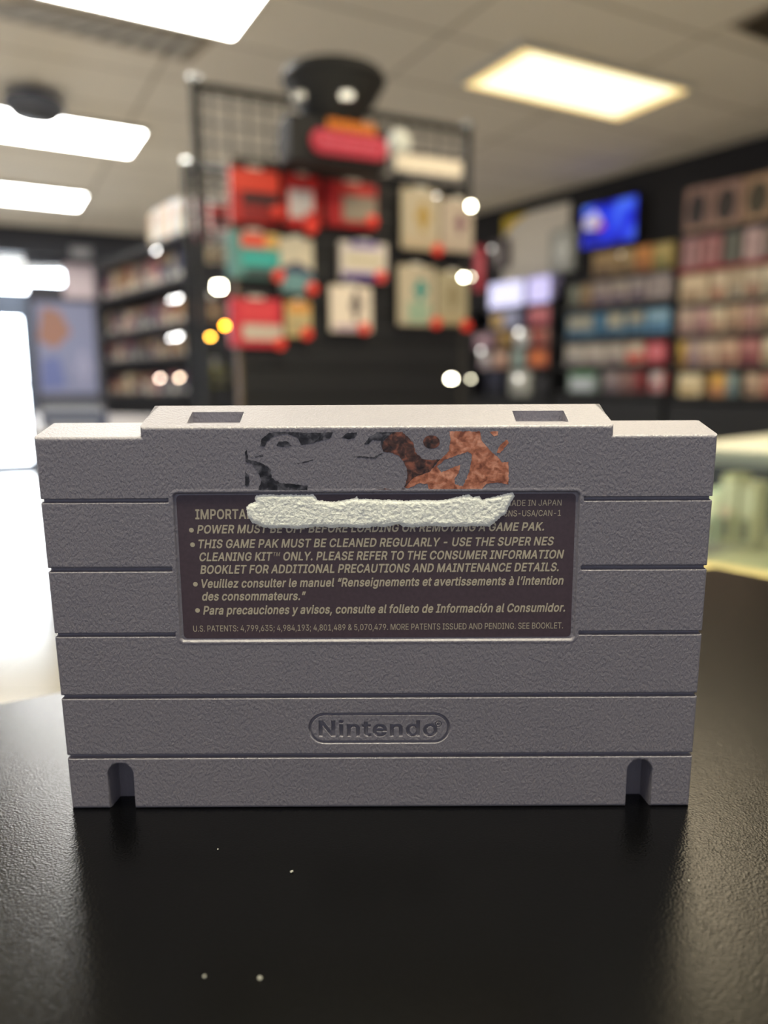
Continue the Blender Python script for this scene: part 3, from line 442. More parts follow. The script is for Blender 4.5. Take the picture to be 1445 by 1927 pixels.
HEAVY = '''\
N 547|58,-20 130,-19 139,-14 145,-2 144,334 148,341 373,-14 388,-20 460,-20 472,-18 478,-13 483,4 483,508 479,520 473,526 460,529 394,528 382,520 380,514 379,178 376,168 148,525 136,529 58,529 43,520 40,508 40,-2 45,-14
i 191|51,-20 117,-20 128,-14 134,-2 134,376 129,392 117,399 51,399 39,393 33,382 33,-2 38,-14|75,424 105,427 123,437 141,460 145,478 141,507 129,525 110,538 87,544 57,538 40,526 26,508 21,484 25,460 39,442 57,428
n 434|51,-20 117,-20 128,-14 132,-8 136,250 144,274 159,291 189,306 207,308 237,304 243,300 260,286 270,268 276,232 277,-8 285,-17 297,-20 357,-20 369,-16 375,-8 377,238 373,286 356,334 334,364 303,387 267,400 225,404 183,398 135,373 129,389 117,398 51,399 40,394 35,388 33,376 33,-2 38,-14
t 251|165,-24 196,-23 220,-17 231,-6 232,6 221,60 214,70 202,74 178,70 160,72 154,74 147,84 146,300 148,307 208,307 217,312 224,324 223,384 220,391 208,398 148,399 146,474 136,488 124,491 64,491 52,486 45,474 44,402 40,399 -2,397 -13,384 -14,324 -8,312 -2,308 40,307 45,300 45,90 55,42 82,3 118,-17
e 428|210,-28 254,-24 284,-17 321,2 350,26 368,50 384,86 384,98 370,110 302,124 290,117 269,86 254,75 230,68 188,69 164,77 145,92 128,116 119,146 122,149 374,149 386,156 390,164 391,194 387,248 375,290 357,326 337,350 302,379 272,393 242,401 206,404 146,395 104,376 68,344 36,296 20,248 14,188 20,128 36,80 67,32 110,-3 158,-22|122,241 128,262 140,280 157,296 182,307 206,310 230,307 254,294 278,263 285,242
d 448|193,-28 236,-23 260,-14 290,6 296,-11 302,-17 314,-20 374,-20 386,-14 391,-4 392,506 390,518 380,527 308,529 293,518 290,372 260,392 230,401 194,404 146,397 104,379 68,349 35,296 19,248 14,188 19,128 37,74 64,32 98,1 146,-22|200,68 176,71 158,82 140,101 128,124 119,152 116,188 119,224 125,248 140,278 158,295 176,304 206,309 230,306 248,297 268,278 282,254 288,230 292,188 289,152 280,122 267,98 249,80 230,70
o 439|205,-28 260,-22 303,-4 347,32 376,74 393,122 401,188 393,254 375,302 347,344 302,380 260,397 206,404 152,397 110,379 68,344 37,296 21,248 14,188 20,128 36,80 67,32 110,-3 152,-21|194,68 176,72 158,82 138,104 128,122 119,152 116,188 118,218 126,248 140,274 158,294 176,304 206,309 236,305 260,291 273,278 289,248 296,218 299,188 295,152 289,128 273,98 260,84 236,70 206,66
'''

# ------------------------------------------------------------------ black counter under the cartridge
def counter_material():
    m = bpy.data.materials.new('black_laminate'); m.use_nodes = True
    n = m.node_tree; b = n.nodes['Principled BSDF']
    b.inputs['Base Color'].default_value = (0.0004, 0.0004, 0.0005, 1); b.inputs['Roughness'].default_value = 0.22
    b.inputs['Specular IOR Level'].default_value = 0.42
    t = n.nodes.new('ShaderNodeTexCoord')
    z = n.nodes.new('ShaderNodeTexNoise'); z.inputs['Scale'].default_value = 2200; z.inputs['Detail'].default_value = 2.0
    v = n.nodes.new('ShaderNodeTexVoronoi'); v.inputs['Scale'].default_value = 1900
    ad = n.nodes.new('ShaderNodeMath'); ad.operation = 'ADD'
    bp = n.nodes.new('ShaderNodeBump'); bp.inputs['Strength'].default_value = 0.5; bp.inputs['Distance'].default_value = 0.00006
    n.links.new(t.outputs['Object'], z.inputs['Vector']); n.links.new(t.outputs['Object'], v.inputs['Vector'])
    n.links.new(z.outputs['Fac'], ad.inputs[0]); n.links.new(v.outputs['Distance'], ad.inputs[1])
    n.links.new(ad.outputs[0], bp.inputs['Height']); n.links.new(bp.outputs['Normal'], b.inputs['Normal'])
    return m
e1, e2 = onz(0, 1325, TABLE)[:2], onz(115, 1303, TABLE)[:2]
g1, g2 = onz(1352, 1069, TABLE)[:2], onz(1445, 1088, TABLE)[:2]
d1, d2 = e2 - e1, g2 - g1
kk = np.linalg.solve(np.array([d1, -d2]).T, g1 - e1)
corner = e1 + d1 * kk[0]
d1 /= np.linalg.norm(d1); d2 /= np.linalg.norm(d2)
poly = [tuple(corner - d1 * 0.9), tuple(corner), tuple(corner + d2 * 1.0), tuple(corner + d2 * 1.0 - d1 * 0.9)]
counter = thing('shop_counter', 'black grained counter the grey cartridge stands on', 'counter', (0, 0, 0))
MB().slab(poly, TABLE - 0.03, TABLE).build('countertop', counter_material(), counter)
cc = sum(np.array(p) for p in poly) / 4
MB().slab([tuple(cc + (np.array(p) - cc) * 0.97) for p in poly], 0.08, TABLE - 0.03).build('cabinet_body', mat((30, 30, 32), 0.5), counter)
MB().slab([tuple(cc + (np.array(p) - cc) * 0.93) for p in poly], 0.0, 0.08).build('plinth', mat((22, 22, 23), 0.6), counter)
dust = mat((132, 131, 128), 0.9)
for (x, y, s, lab) in ((549, 1642, .55, 'largest pale dust crumb on the black counter before the cartridge'), (489, 1843, .5, 'pale dust crumb on the black counter closest to the camera'),
                       (385, 1840, .35, 'thin pale lint fleck beside the closest dust crumb'), (1296, 1659, .3, 'tiny bright dust speck in front of the cartridge corner with the shaded notch'),
                       (410, 1600, .25, 'faint dust speck under the cartridge notch lit from the side')):
    p = onz(x, y, TABLE)
    b = MB(); q = bmesh.ops.create_icosphere(b.bm, subdivisions=2, radius=s * 0.001 * 0.62)
    for v in q['verts']: v.co *= random.uniform(0.6, 1.25)
    for v in q['verts']: v.co.z = max(v.co.z * 0.6, -0.0001)
    tag(b.build('dust_speck', dust, loc=(p[0], p[1], TABLE + 0.00025)), lab, 'dust', 'dust specks on the counter')

# ------------------------------------------------------------------ the game cartridge (local millimetres, x right, y away from the camera, z up)
D0 = 0.150
def face(x, y):
    p = ony(x, y, D0); return np.array([p[0] * 1000, (p[2] - TABLE) * 1000])
bl, br_, tlc, trc = face(135, 1523), face(1297, 1518), face(62, 822), face(1352, 819)
CX0 = (bl[0] + br_[0]) / 2
def fx(x, y):
    p = face(x, y); return p[0] - CX0
def fz(x, y): return face(x, y)[1]
ZS = (fz(160, 821) + fz(1250, 818)) / 2           # shoulder front edge
ZT = (fz(400, 802) + fz(1000, 799)) / 2           # tab front edge
xl0, xl1, xr0, xr1 = bl[0] - CX0, tlc[0] - CX0, br_[0] - CX0, trc[0] - CX0
def XL(z): return xl0 + (xl1 - xl0) * z / ZS
def XR(z): return xr0 + (xr1 - xr0) * z / ZS
TX0, TX1 = fx(262, 803), fx(1156, 800)
rows_px = [(941.5, 938), (1071.5, 1068), (1194.5, 1190.5), (1312, 1306.5), (1424.5, 1419)]
GZ = [(fz(90, a) + fz(1320, b)) / 2 for a, b in rows_px]
LB = [fx(324, 927), fx(1092, 925), (fz(330, 1207) + fz(1080, 1206)) / 2, (fz(330, 927) + fz(1090, 924.5)) / 2]   # x0 x1 z0 z1
LBx0b, LBx1b = fx(339, 1207), fx(1081, 1206)
PC = (fx(713.5, 1370.5), fz(713.5, 1370.5)); PHW = (fx(847, 1370) - fx(581, 1370)) / 2; PHH = (fz(713, 1342) - fz(713, 1399)) / 2
NL = (fx(206, 1500), fx(253, 1500), fz(230, 1437)); NR = (fx(1178, 1500), fx(1224, 1500), fz(1200, 1430))

PK = [(fx(347, 798), fx(447, 798)), (fx(975, 795), fx(1074, 795))]

def rrect(X, Z, x0, x1, z0, z1, r):
    dx = np.abs(X - (x0 + x1) / 2) - (x1 - x0) / 2 + r; dz = np.abs(Z - (z0 + z1) / 2) - (z1 - z0) / 2 + r
    return np.hypot(np.maximum(dx, 0), np.maximum(dz, 0)) + np.minimum(np.maximum(dx, dz), 0) - r
def sstep(a, b, v):
    t = np.clip((v - a) / (b - a), 0, 1); return t * t * (3 - 2 * t)

# ---- glyph outlines
def parse(s):
    out = {}
    for ln in s.split('\n'):
        if not ln: continue
        ch = ln[0]; f = ln[2:].split('|')
        out[ch] = (int(f[0]) / 1000, [[tuple(int(v) / 1000 for v in p.split(',')) for p in l.split()] for l in f[1:] if l])
    return out
GB, GT, GH = parse(BOLD), parse(THIN), parse(HEAVY)
def layout(txt, G, shear=0.0, track=0.0):
    x, loops = 0.0, []
    for ch in txt:
        if ch == '™':
            for c2 in 'TM':
                a, ls = GT[c2]
                loops += [[(x + px * 0.5 + shear * (pz * 0.5 + 0.26), pz * 0.5 + 0.26) for px, pz in l] for l in ls]; x += a * 0.5 + 0.01
            x += 0.03
            continue
        a, ls = G[ch]
        loops += [[(x + px + shear * pz, pz) for px, pz in l] for l in ls]
        x += a + track
    return loops, x
def fit(loops):
    xs = [p[0] for l in loops for p in l]; return min(xs), max(xs)

# ---- depth of the face at every (X, Z)
logo_loops, _ = layout('Nintendo', GH, 0.0, 0.015)
a, b = fit(logo_loops)
LGX0, LGX1, LGZ0, LGH = fx(600, 1385), fx(823, 1385), fz(711, 1386.5), (fz(711, 1356) - fz(711, 1386.5))
logo_loops = [[(LGX0 + (p[0] - a) / (b - a) * (LGX1 - LGX0), LGZ0 + (p[1] + 0.020) / 0.55 * LGH) for p in l] for l in logo_loops]
rl, _ = layout('R', GT)
a, b = fit(rl); rcx, rcz, rr = fx(825, 1363), fz(825, 1363), 0.62
reg = [[(rcx + ((p[0] - (a + b) / 2)) * 1.25, rcz + (p[1] - 0.255) * 1.25) for p in l] for l in rl]
def poly_sdf(X, Z, loops):
    X, Z = X.ravel(), Z.ravel()
    inside = np.zeros(len(X), bool); d = np.full(len(X), 1e9)
    for l in loops:
        for (x0, z0), (x1, z1) in zip(l, l[1:] + l[:1]):
            ex, ez = x1 - x0, z1 - z0; L = ex * ex + ez * ez + 1e-12
            t = np.clip(((X - x0) * ex + (Z - z0) * ez) / L, 0, 1)
            d = np.minimum(d, np.hypot(X - x0 - t * ex, Z - z0 - t * ez))
            c = (z0 > Z) != (z1 > Z)
            with np.errstate(divide='ignore', invalid='ignore'):
                inside ^= c & (X < (x1 - x0) * (Z - z0) / (z1 - z0 + 1e-15) + x0)
    return np.where(inside, -d, d)

R_EDGE = 0.75
def depth(X, Z):
    h = np.zeros_like(X)
    # outline: keystone body plus the raised top tab
    s_body = np.maximum.reduce([XL(Z) - X, X - XR(Z), Z - ZS, -Z])
    s_tab = np.maximum.reduce([TX0 - X, X - TX1, Z - ZT, 30 - Z])
    d = np.minimum(s_body, s_tab)
    din = np.clip(-d, 0, R_EDGE)
    rim = R_EDGE - np.sqrt(np.maximum(R_EDGE ** 2 - (R_EDGE - din) ** 2, 0))
    h += np.where(-d < R_EDGE, rim, 0)
    # long grooves, broken by the label window
    for k, gz in enumerate(GZ):
        off = Z - gz
        g = sstep(0.40, 0.28, off) * sstep(-0.66, -0.22, off)
        if k < 3:
            x0 = LBx0b + (LB[0] - LBx0b) * (Z - LB[2]) / (LB[3] - LB[2]); x1 = LBx1b + (LB[1] - LBx1b) * (Z - LB[2]) / (LB[3] - LB[2])
            g = g * (1 - sstep(x0 - 1.15, x0 - 0.85, X) * sstep(x1 + 1.05, x1 + 0.75, X))
        h = np.maximum(h, g * 0.95 + h * (g < 1e-3))
    # label window
    w = (Z - LB[2]) / (LB[3] - LB[2])
    Xn = np.where(X < 0, X - (LB[0] - LBx0b) * (w - 0.5), X - (LB[1] - LBx1b) * (w - 0.5))
    sd = rrect(Xn, Z, (LB[0] + LBx0b) / 2, (LB[1] + LBx1b) / 2, LB[2], LB[3], 1.0)
    h += 0.55 * sstep(0.02, -0.26, sd) - 0.05 * sstep(0.75, 0.35, sd) * sstep(-0.1, 0.15, sd)
    # pill emblem
    dx = np.maximum(np.abs(X - PC[0]) - (PHW - PHH), 0)
    sp = np.hypot(dx, Z - PC[1]) - PHH
    h += 0.50 * sstep(0.12, -0.24, sp) - 0.42 * sstep(-0.46, -0.62, sp)
    near = (sp < 0)
    if near.any():
        sdl = poly_sdf(X[near], Z[near], logo_loops)
        sdr = poly_sdf(X[near], Z[near], reg)
        ring = np.abs(np.hypot(X[near] - rcx, Z[near] - rcz) - rr) - 0.07
        e = 0.55 * sstep(0.02, -0.07, sdl) + 0.28 * sstep(0.04, -0.04, np.minimum(sdr, ring))
        h[near] += e
    # two screw notches open at the foot
    for x0, x1, zt in (NL, NR):
        r = (x1 - x0) / 2
        sn = np.where(Z > zt - r, np.hypot(X - (x0 + x1) / 2, Z - (zt - r)) - r, np.abs(X - (x0 + x1) / 2) - r)
        h = np.where(sn < 0.15, np.maximum(h, 5.2 * sstep(0.15, -0.55, sn)), h)
    return h

def axis(lo, hi, base, bands):
    v = list(np.arange(lo, hi, base)) + [lo, hi]
    for a, b, st in bands: v += list(np.arange(max(lo, a), min(hi, b) + 1e-6, st))
    v = np.array(sorted(set(np.round(v, 4)))); keep = [v[0]]
    for q in v[1:]:
        if q - keep[-1] > 0.05: keep.append(q)
    keep[-1] = hi
    return np.array(keep)
def uc(x, z): z = min(z, ZS); return (x - (XL(z) + XR(z)) / 2) / ((XR(z) - XL(z)) / 2) * HALF
HALF = (xr0 - xl0 + xr1 - xl1) / 4
E_ = [(-HALF, -HALF + 1.3, .09), (HALF - 1.3, HALF, .09)]
cols = axis(-HALF, HALF, 0.62, E_ + [(min(uc(LB[0], LB[3]), uc(LBx0b, LB[2])) - 1.5, max(uc(LB[0], LB[3]), uc(LBx0b, LB[2])) + 1.0, .11),
            (min(uc(LB[1], LB[3]), uc(LBx1b, LB[2])) - 1.0, max(uc(LB[1], LB[3]), uc(LBx1b, LB[2])) + 1.5, .11), (uc(PC[0] - PHW - .6, PC[1]), uc(PC[0] + PHW + .6, PC[1]), .06)]
            + [(uc(q, 4) - 1.0, uc(q, 4) + 1.0, .09) for q in (NL[0], NL[1], NR[0], NR[1])] + [(uc(q, ZS) - .3, uc(q, ZS) + .3, .075) for p_ in PK for q in p_] + [(uc(TX0, ZS) - 1, uc(TX0, ZS) + 1, .1), (uc(TX1, ZS) - 1, uc(TX1, ZS) + 1, .1)])
ci0, ci1 = int(np.argmin(abs(cols - uc(TX0, ZS)))), int(np.argmin(abs(cols - uc(TX1, ZS))))
rws = axis(0.0, ZS, 0.62, [(0, 1.2, .09), (ZS - 1.2, ZS, .09), (LB[2] - .9, LB[2] + 1.2, .1), (LB[3] - 1.2, LB[3] + .9, .1), (PC[1] - PHH - .5, PC[1] + PHH + .5, .06),
            (NL[2] - 3, NL[2] + .4, .15)] + [(g - .75, g + .45, .075) for g in GZ])
rws_t = np.concatenate([rws, np.linspace(ZS, ZT, 16)[1:]])
nr, nc = len(rws_t), len(cols)
SN = cols / HALF
Zg = np.repeat(rws_t[:, None], nc, 1)
Xg = np.zeros_like(Zg)
for i, z in enumerate(rws_t):
    zz = min(z, ZS); Xg[i] = (XL(zz) + XR(zz)) / 2 + SN * (XR(zz) - XL(zz)) / 2
    if z > ZS: Xg[i, ci0:ci1 + 1] += 0
# snap the tab sides upright
for i, z in enumerate(rws_t):
    if z >= ZS - 1e-6: Xg[i, ci0] = TX0; Xg[i, ci1] = TX1
Hg = depth(Xg, Zg)
inset = np.zeros_like(Zg)
for gz in GZ:
    off = Zg - gz; inset = np.maximum(inset, 0.5 * sstep(0.40, 0.28, off) * sstep(-0.66, -0.22, off))
edge_w = sstep(HALF - 2.2, HALF, np.abs(np.repeat(cols[None], nr, 0)))
Xo = Xg - np.sign(cols)[None] * inset * edge_w
zi = len(rws) - 1
used = {}; V = []; Fc = []
def vid(i, j):
    if (i, j) not in used:
        used[(i, j)] = len(V); V.append((Xo[i, j], Hg[i, j], Zg[i, j]))
    return used[(i, j)]
for i in range(nr - 1):
    for j in range(nc - 1):
        if i >= zi and not (ci0 <= j < ci1): continue
        Fc.append((vid(i, j), vid(i, j + 1), vid(i + 1, j + 1), vid(i + 1, j)))
# border loop, anticlockwise seen from the front
loop = [vid(0, j) for j in range(nc)] + [vid(i, nc - 1) for i in range(1, zi + 1)] + [vid(zi, j) for j in range(nc - 2, ci1 - 1, -1)] \
     + [vid(i, ci1) for i in range(zi + 1, nr)] + [vid(nr - 1, j) for j in range(ci1 - 1, ci0 - 1, -1)] + [vid(i, ci0) for i in range(nr - 2, zi - 1, -1)] \
     + [vid(zi, j) for j in range(ci0 - 1, -1, -1)] + [vid(i, 0) for i in range(zi - 1, 0, -1)]
# sweep the border back: the top rises to a crest half way, then falls again
Y0 = R_EDGE
crest_t = (ony(700, 762, D0 + 0.010)[2] - TABLE) * 1000; crest_s = (ony(200, 796, D0 + 0.010)[2] + ony(1250, 791.5, D0 + 0.010)[2] - 2 * TABLE) * 500
KT, KS = crest_t - ZT, crest_s - ZS
ys = sorted(list(np.linspace(Y0, 10, 40)[1:]) + [6.93, 6.97]) + [10.25, 10.5, 11.5, 13, 15, 17, 18.6, 19.5, 20]
prev = loop
base = [V[i] for i in loop]
# refine: top border vertices slope upward
for y in ys:
    cur = []
    if y <= 10: t = (y - Y0) / (10 - Y0); rise = t
    else: u = (y - 10) / 10; rise = 1 - 0.45 * u * u
    tuck = 0.0
    if abs(y - 10.25) < 0.01: tuck = 0.35                      # seam between the two halves
    if y > 18: tuck = 0.5 * ((y - 18) / 2) ** 2
    for (x, h, z) in base:
        wt = np.clip((z - (ZT - 0.05)) / 0.04, 0, 1)
        ws = np.clip((z - (ZS - 7)) / 7, 0, 1)
        k = KS * ws + (KT - KS) * np.clip((z - ZS) / (ZT - ZS), 0, 1)
        zz = z + k * rise
        if wt > 0.5:
            for a, b in PK:
                inw = sstep(a - 0.08, a + 0.08, np.array(x)) * sstep(b + 0.08, b - 0.08, np.array(x))
                # pocket: a ledge near the front, then an upright step
                up = 1.0 if y > 6.95 else 0.0
                front = float(sstep(0.9, 1.7, np.array(y)))
                led = z + KT * 0.10
                zz = zz + float(inw) * (1 - up) * front * min(0.0, (led - zz))
        # round the plan-view corners a little towards the crest
        xx = x
        yy = max(y, h) if y > 1 else max(h, y)
        sgn = 1 if x > 0 else -1
        if z > ZS + 0.3 and (x < TX0 + 0.3 or x > TX1 - 0.3): xx = x - sgn * 1.1 * max(0, rise) ** 2
        if tuck:
            if x > XR(min(z, ZS)) - 0.05 or x < XL(min(z, ZS)) + 0.05: xx -= sgn * tuck
            elif z > 40: zz -= tuck
            elif z < 0.3: zz += tuck
        cur.append(len(V)); V.append((xx, yy, zz))
    n = len(loop)
    for q in range(n):
        Fc.append((prev[(q + 1) % n], prev[q], cur[q], cur[(q + 1) % n]))
    prev = cur
cen = len(V); V.append((0, 20, 40))
n = len(loop)
backf = [(prev[(q + 1) % n], prev[q]) for q in range(n)]

def plastic_material(rgb, name):
    m = bpy.data.materials.new(name); m.use_nodes = True
    n = m.node_tree; b = n.nodes['Principled BSDF']
    b.inputs['Base Color'].default_value = (*lin(rgb), 1); b.inputs['Roughness'].default_value = 0.42
    b.inputs['Specular IOR Level'].default_value = 0.5
    t = n.nodes.new('ShaderNodeTexCoord')
    mp = n.nodes.new('ShaderNodeMapping'); mp.inputs['Rotation'].default_value = (0, 0.5, 0); mp.inputs['Scale'].default_value = (1.0, 1.0, 0.62)
    z = n.nodes.new('ShaderNodeTexNoise'); z.inputs['Scale'].default_value = 2000; z.inputs['Detail'].default_value = 2.2; z.inputs['Roughness'].default_value = 0.55
    z.inputs['Distortion'].default_value = 0.3
    bp = n.nodes.new('ShaderNodeBump'); bp.inputs['Strength'].default_value = 0.75; bp.inputs['Distance'].default_value = 0.00021
    big = n.nodes.new('ShaderNodeTexNoise'); big.inputs['Scale'].default_value = 70; big.inputs['Detail'].default_value = 3
    mx = n.nodes.new('ShaderNodeMix'); mx.data_type = 'RGBA'
    c = lin(rgb)
    mx.inputs['A'].default_value = (c[0] * .94, c[1] * .94, c[2] * .94, 1); mx.inputs['B'].default_value = (c[0] * 1.06, c[1] * 1.05, c[2] * 1.03, 1)
    n.links.new(t.outputs['Object'], mp.inputs['Vector']); n.links.new(mp.outputs['Vector'], z.inputs['Vector'])
    n.links.new(z.outputs['Fac'], bp.inputs['Height']); n.links.new(bp.outputs['Normal'], b.inputs['Normal'])
    n.links.new(t.outputs['Object'], big.inputs['Vector']); n.links.new(big.outputs['Fac'], mx.inputs['Factor']); n.links.new(mx.outputs['Result'], b.inputs['Base Color'])
    return m
cart = thing('game_cartridge', 'grey plastic game cartridge seen from the back, standing upright on the black counter', 'game cartridge', (CX0 / 1000, D0, TABLE))
plastic = plastic_material((118, 115, 126), 'grey_plastic')
V = np.array(V) / 1000
shell = np_mesh('shell', V, Fc, plastic, cart)
bmx = bmesh.new(); bmx.from_mesh(shell.data); bmx.verts.ensure_lookup_table()
edges = [bmx.edges.get((bmx.verts[p], bmx.verts[q])) for p, q in backf]
bmesh.ops.triangle_fill(bmx, use_beauty=True, use_dissolve=False, edges=[e for e in edges if e])
lone = [v for v in bmx.verts if not v.link_faces]
bmesh.ops.delete(bmx, geom=lone, context='VERTS')
bmesh.ops.recalc_face_normals(bmx, faces=bmx.faces[:])
bmx.to_mesh(shell.data); bmx.free()
shell.data.shade_smooth(); shell.data.set_sharp_from_angle(angle=math.radians(62))

# ---- label plate in the window
def mm(x, z): return (x / 1000, z / 1000)
pz0, pz1 = LB[2] + 0.62, LB[3] - 0.55
def rr_poly(x0t, x1t, x0b, x1b, z0, z1, r, n=7):
    pts = []
    for cx_, cz_, a0 in ((x1t - r, z1 - r, 0), (x0t + r, z1 - r, 90), (x0b + r, z0 + r, 180), (x1b - r, z0 + r, 270)):
        for k in range(n + 1):
            a = math.radians(a0 + 90 * k / n); pts.append(((cx_ + r * math.cos(a)) / 1000, (cz_ + r * math.sin(a)) / 1000))
    return pts
PLY = 0.50
def label_material():
    m = bpy.data.materials.new('label_print'); m.use_nodes = True
    n = m.node_tree; b = n.nodes['Principled BSDF']; b.inputs['Roughness'].default_value = 0.38
    t = n.nodes.new('ShaderNodeTexCoord'); z = n.nodes.new('ShaderNodeTexNoise'); z.inputs['Scale'].default_value = 1400; z.inputs['Detail'].default_value = 3
    mx = n.nodes.new('ShaderNodeMix'); mx.data_type = 'RGBA'
    mx.inputs['A'].default_value = (*lin((60, 48, 57)), 1); mx.inputs['B'].default_value = (*lin((78, 64, 73)), 1)
    n.links.new(t.outputs['Object'], z.inputs['Vector']); n.links.new(z.outputs['Fac'], mx.inputs['Factor']); n.links.new(mx.outputs['Result'], b.inputs['Base Color'])
    return m
plate = MB().prism(rr_poly(LB[0] + .62, LB[1] - .75, LBx0b + .68, LBx1b - .75, pz0, pz1, 0.9), (PLY) / 1000, (PLY + 0.2) / 1000).build('warning_label', label_material(), cart)
plate['label'] = 'dark purple-brown printed warning label'

def text_mesh(loops, y, m, name, parent, th=0.00001):
    """outlines in metres (x, z) filled as one flat print"""
    cu = bpy.data.curves.new(name, 'CURVE'); cu.dimensions = '2D'; cu.fill_mode = 'BOTH'
    for l in loops:
        sp = cu.splines.new('POLY'); sp.points.add(len(l) - 1); sp.use_cyclic_u = True
        for k, (x, z) in enumerate(l): sp.points[k].co = (x, z, 0, 1)
    tmp = bpy.data.objects.new(name, cu); COL.objects.link(tmp)
    bpy.context.view_layer.update()
    me = bpy.data.meshes.new_from_object(tmp.evaluated_get(bpy.context.evaluated_depsgraph_get()))
    bpy.data.objects.remove(tmp); bpy.data.curves.remove(cu)
    bm = bmesh.new(); bm.from_mesh(me)
    for v in bm.verts: v.co = (v.co.x, y, v.co.y)
    for f in bm.faces:
        if f.normal.y > 0: f.normal_flip()
    bm.normal_update()
    bmesh.ops.reverse_faces(bm, faces=[f for f in bm.faces if f.normal.y > 0])
    bm.to_mesh(me); bm.free()
    me.name = name; me.materials.clear(); me.materials.append(m)
    o = bpy.data.objects.new(name, me); COL.objects.link(o); o.parent = parent
    return o
ink = mat((178, 169, 150), 0.55)
def text_line(txt, p0, p1, cap_px, G, shear, partial=None):
    loops, _ = layout(txt, G, shear)
    ref = loops if partial is None else layout(partial, G, shear)[0]
    a, b = fit(ref)
    x0, z0 = fx(*p0), fz(*p0); x1, z1 = fx(*p1), fz(*p1)
    # printed baseline direction and cap height on the face
    dep = 1 + PLY / 150
    x0, x1 = x0 * dep, x1 * dep
    sx = (x1 - x0) / (b - a); capmm = fz(p0[0], p0[1] - cap_px) - z0; sz = capmm / (0.533 if G is GB else 0.509)
    sl = (z1 - z0) / (x1 - x0)
    out = [[((x0 + (px - a) * sx) / 1000, (z0 + pz * sz + (px - a) * sx * sl) / 1000) for px, pz in l] for l in loops]
    return text_mesh(out, (PLY - 0.03) / 1000, ink, 'printed_line', plate)
text_line('IMPORTANT:', (367.5, 977.5), (463, 976.8), 18.5, GB, 0.05, 'IMPORTA')
text_line('MADE IN JAPAN', (951, 953), (1056.5, 952), 11.2, GT, 0.03)
text_line('SNS-USA/CAN-1', (948, 972.5), (1055, 971.5), 11.2, GT, 0.03)
SH = 0.21
text_line('POWER MUST BE OFF BEFORE LOADING OR REMOVING A GAME PAK.', (371, 1004.5), (1023.5, 998.8), 15.6, GB, SH)
text_line('THIS GAME PAK MUST BE CLEANED REGULARLY - USE THE SUPER NES', (374, 1032.2), (1042, 1026.6), 16, GB, SH)
text_line('CLEANING KIT™ ONLY. PLEASE REFER TO THE CONSUMER INFORMATION', (375.5, 1056.6), (1061, 1051.4), 16, GB, SH)
text_line('BOOKLET FOR ADDITIONAL PRECAUTIONS AND MAINTENANCE DETAILS.', (377, 1080.6), (1051, 1075.4), 16, GB, SH)
text_line('Veuillez consulter le manuel “Renseignements et avertissements à l’intention', (379.5, 1107), (1060, 1100.8), 16, GB, SH)
text_line('des consommateurs.”', (380.5, 1131), (576, 1130), 16, GB, SH)
text_line('Para precauciones y avisos, consulte al folleto de Información al Consumidor.', (382.5, 1157.5), (1063, 1151.8), 16, GB, SH)
text_line('U.S. PATENTS: 4,799,635; 4,984,193; 4,801,489 & 5,070,479. MORE PATENTS ISSUED AND PENDING. SEE BOOKLET.', (364, 1190), (1059, 1183.8), 11.2, GT, 0.0)
for bx, by in ((359, 998.5), (361.2, 1026), (366.6, 1100.5), (370.6, 1150)):
    cx_, cz_ = fx(bx, by), fz(bx, by); r = 0.5
    text_mesh([[((cx_ + r * math.cos(2 * PI * k / 16)) / 1000, (cz_ + r * math.sin(2 * PI * k / 16)) / 1000) for k in range(16)]], (PLY - 0.03) / 1000, ink, 'bullet', plate)

# ---- what is left of a sticker: foil scraps on the plastic and torn white paper on the label
def rough_loop(pts, step, amp, seed, px=True):
    rd = random.Random(seed); out = []
    for (x0, y0), (x1, y1) in zip(pts, pts[1:] + pts[:1]):
        L = math.hypot(x1 - x0, y1 - y0); n_ = max(1, int(L / step))
        for k in range(n_):
            u = k / n_; j = amp * (1 if 0 < k else 0.4)
            out.append((x0 + (x1 - x0) * u + rd.uniform(-j, j), y0 + (y1 - y0) * u + rd.uniform(-j, j)))
    return out
def zl(pts): return [(440 + x * 0.3737, 790 + y * 0.3737) for x, y in pts]
def to_face(pts): return [(fx(x, y) / 1000, fz(x, y) / 1000) for x, y in pts]
def foil_material(c1, c2, c3, name):
    m = bpy.data.materials.new(name); m.use_nodes = True
    n = m.node_tree; b = n.nodes['Principled BSDF']; b.inputs['Roughness'].default_value = 0.34; b.inputs['Metallic'].default_value = 0.35
    t = n.nodes.new('ShaderNodeTexCoord'); z = n.nodes.new('ShaderNodeTexNoise'); z.inputs['Scale'].default_value = 620; z.inputs['Detail'].default_value = 6; z.inputs['Distortion'].default_value = 0.5
    r = n.nodes.new('ShaderNodeValToRGB'); e = r.color_ramp.elements
    e[0].position = 0.34; e[0].color = (*lin(c1), 1); e[1].position = 0.66; e[1].color = (*lin(c3), 1)
    k_ = e.new(0.5); k_.color = (*lin(c2), 1)
    z2 = n.nodes.new('ShaderNodeTexNoise'); z2.inputs['Scale'].default_value = 1100; z2.inputs['Detail'].default_value = 2
    bp = n.nodes.new('ShaderNodeBump'); bp.inputs['Strength'].default_value = 0.6; bp.inputs['Distance'].default_value = 0.0001
    n.links.new(t.outputs['Object'], z.inputs['Vector']); n.links.new(z.outputs['Fac'], r.inputs['Fac']); n.links.new(r.outputs['Color'], b.inputs['Base Color'])
    n.links.new(t.outputs['Object'], z2.inputs['Vector']); n.links.new(z2.outputs['Fac'], bp.inputs['Height']); n.links.new(bp.outputs['Normal'], b.inputs['Normal'])
    return m
copper = foil_material((126, 72, 54), (188, 118, 90), (226, 160, 132), 'copper_foil')
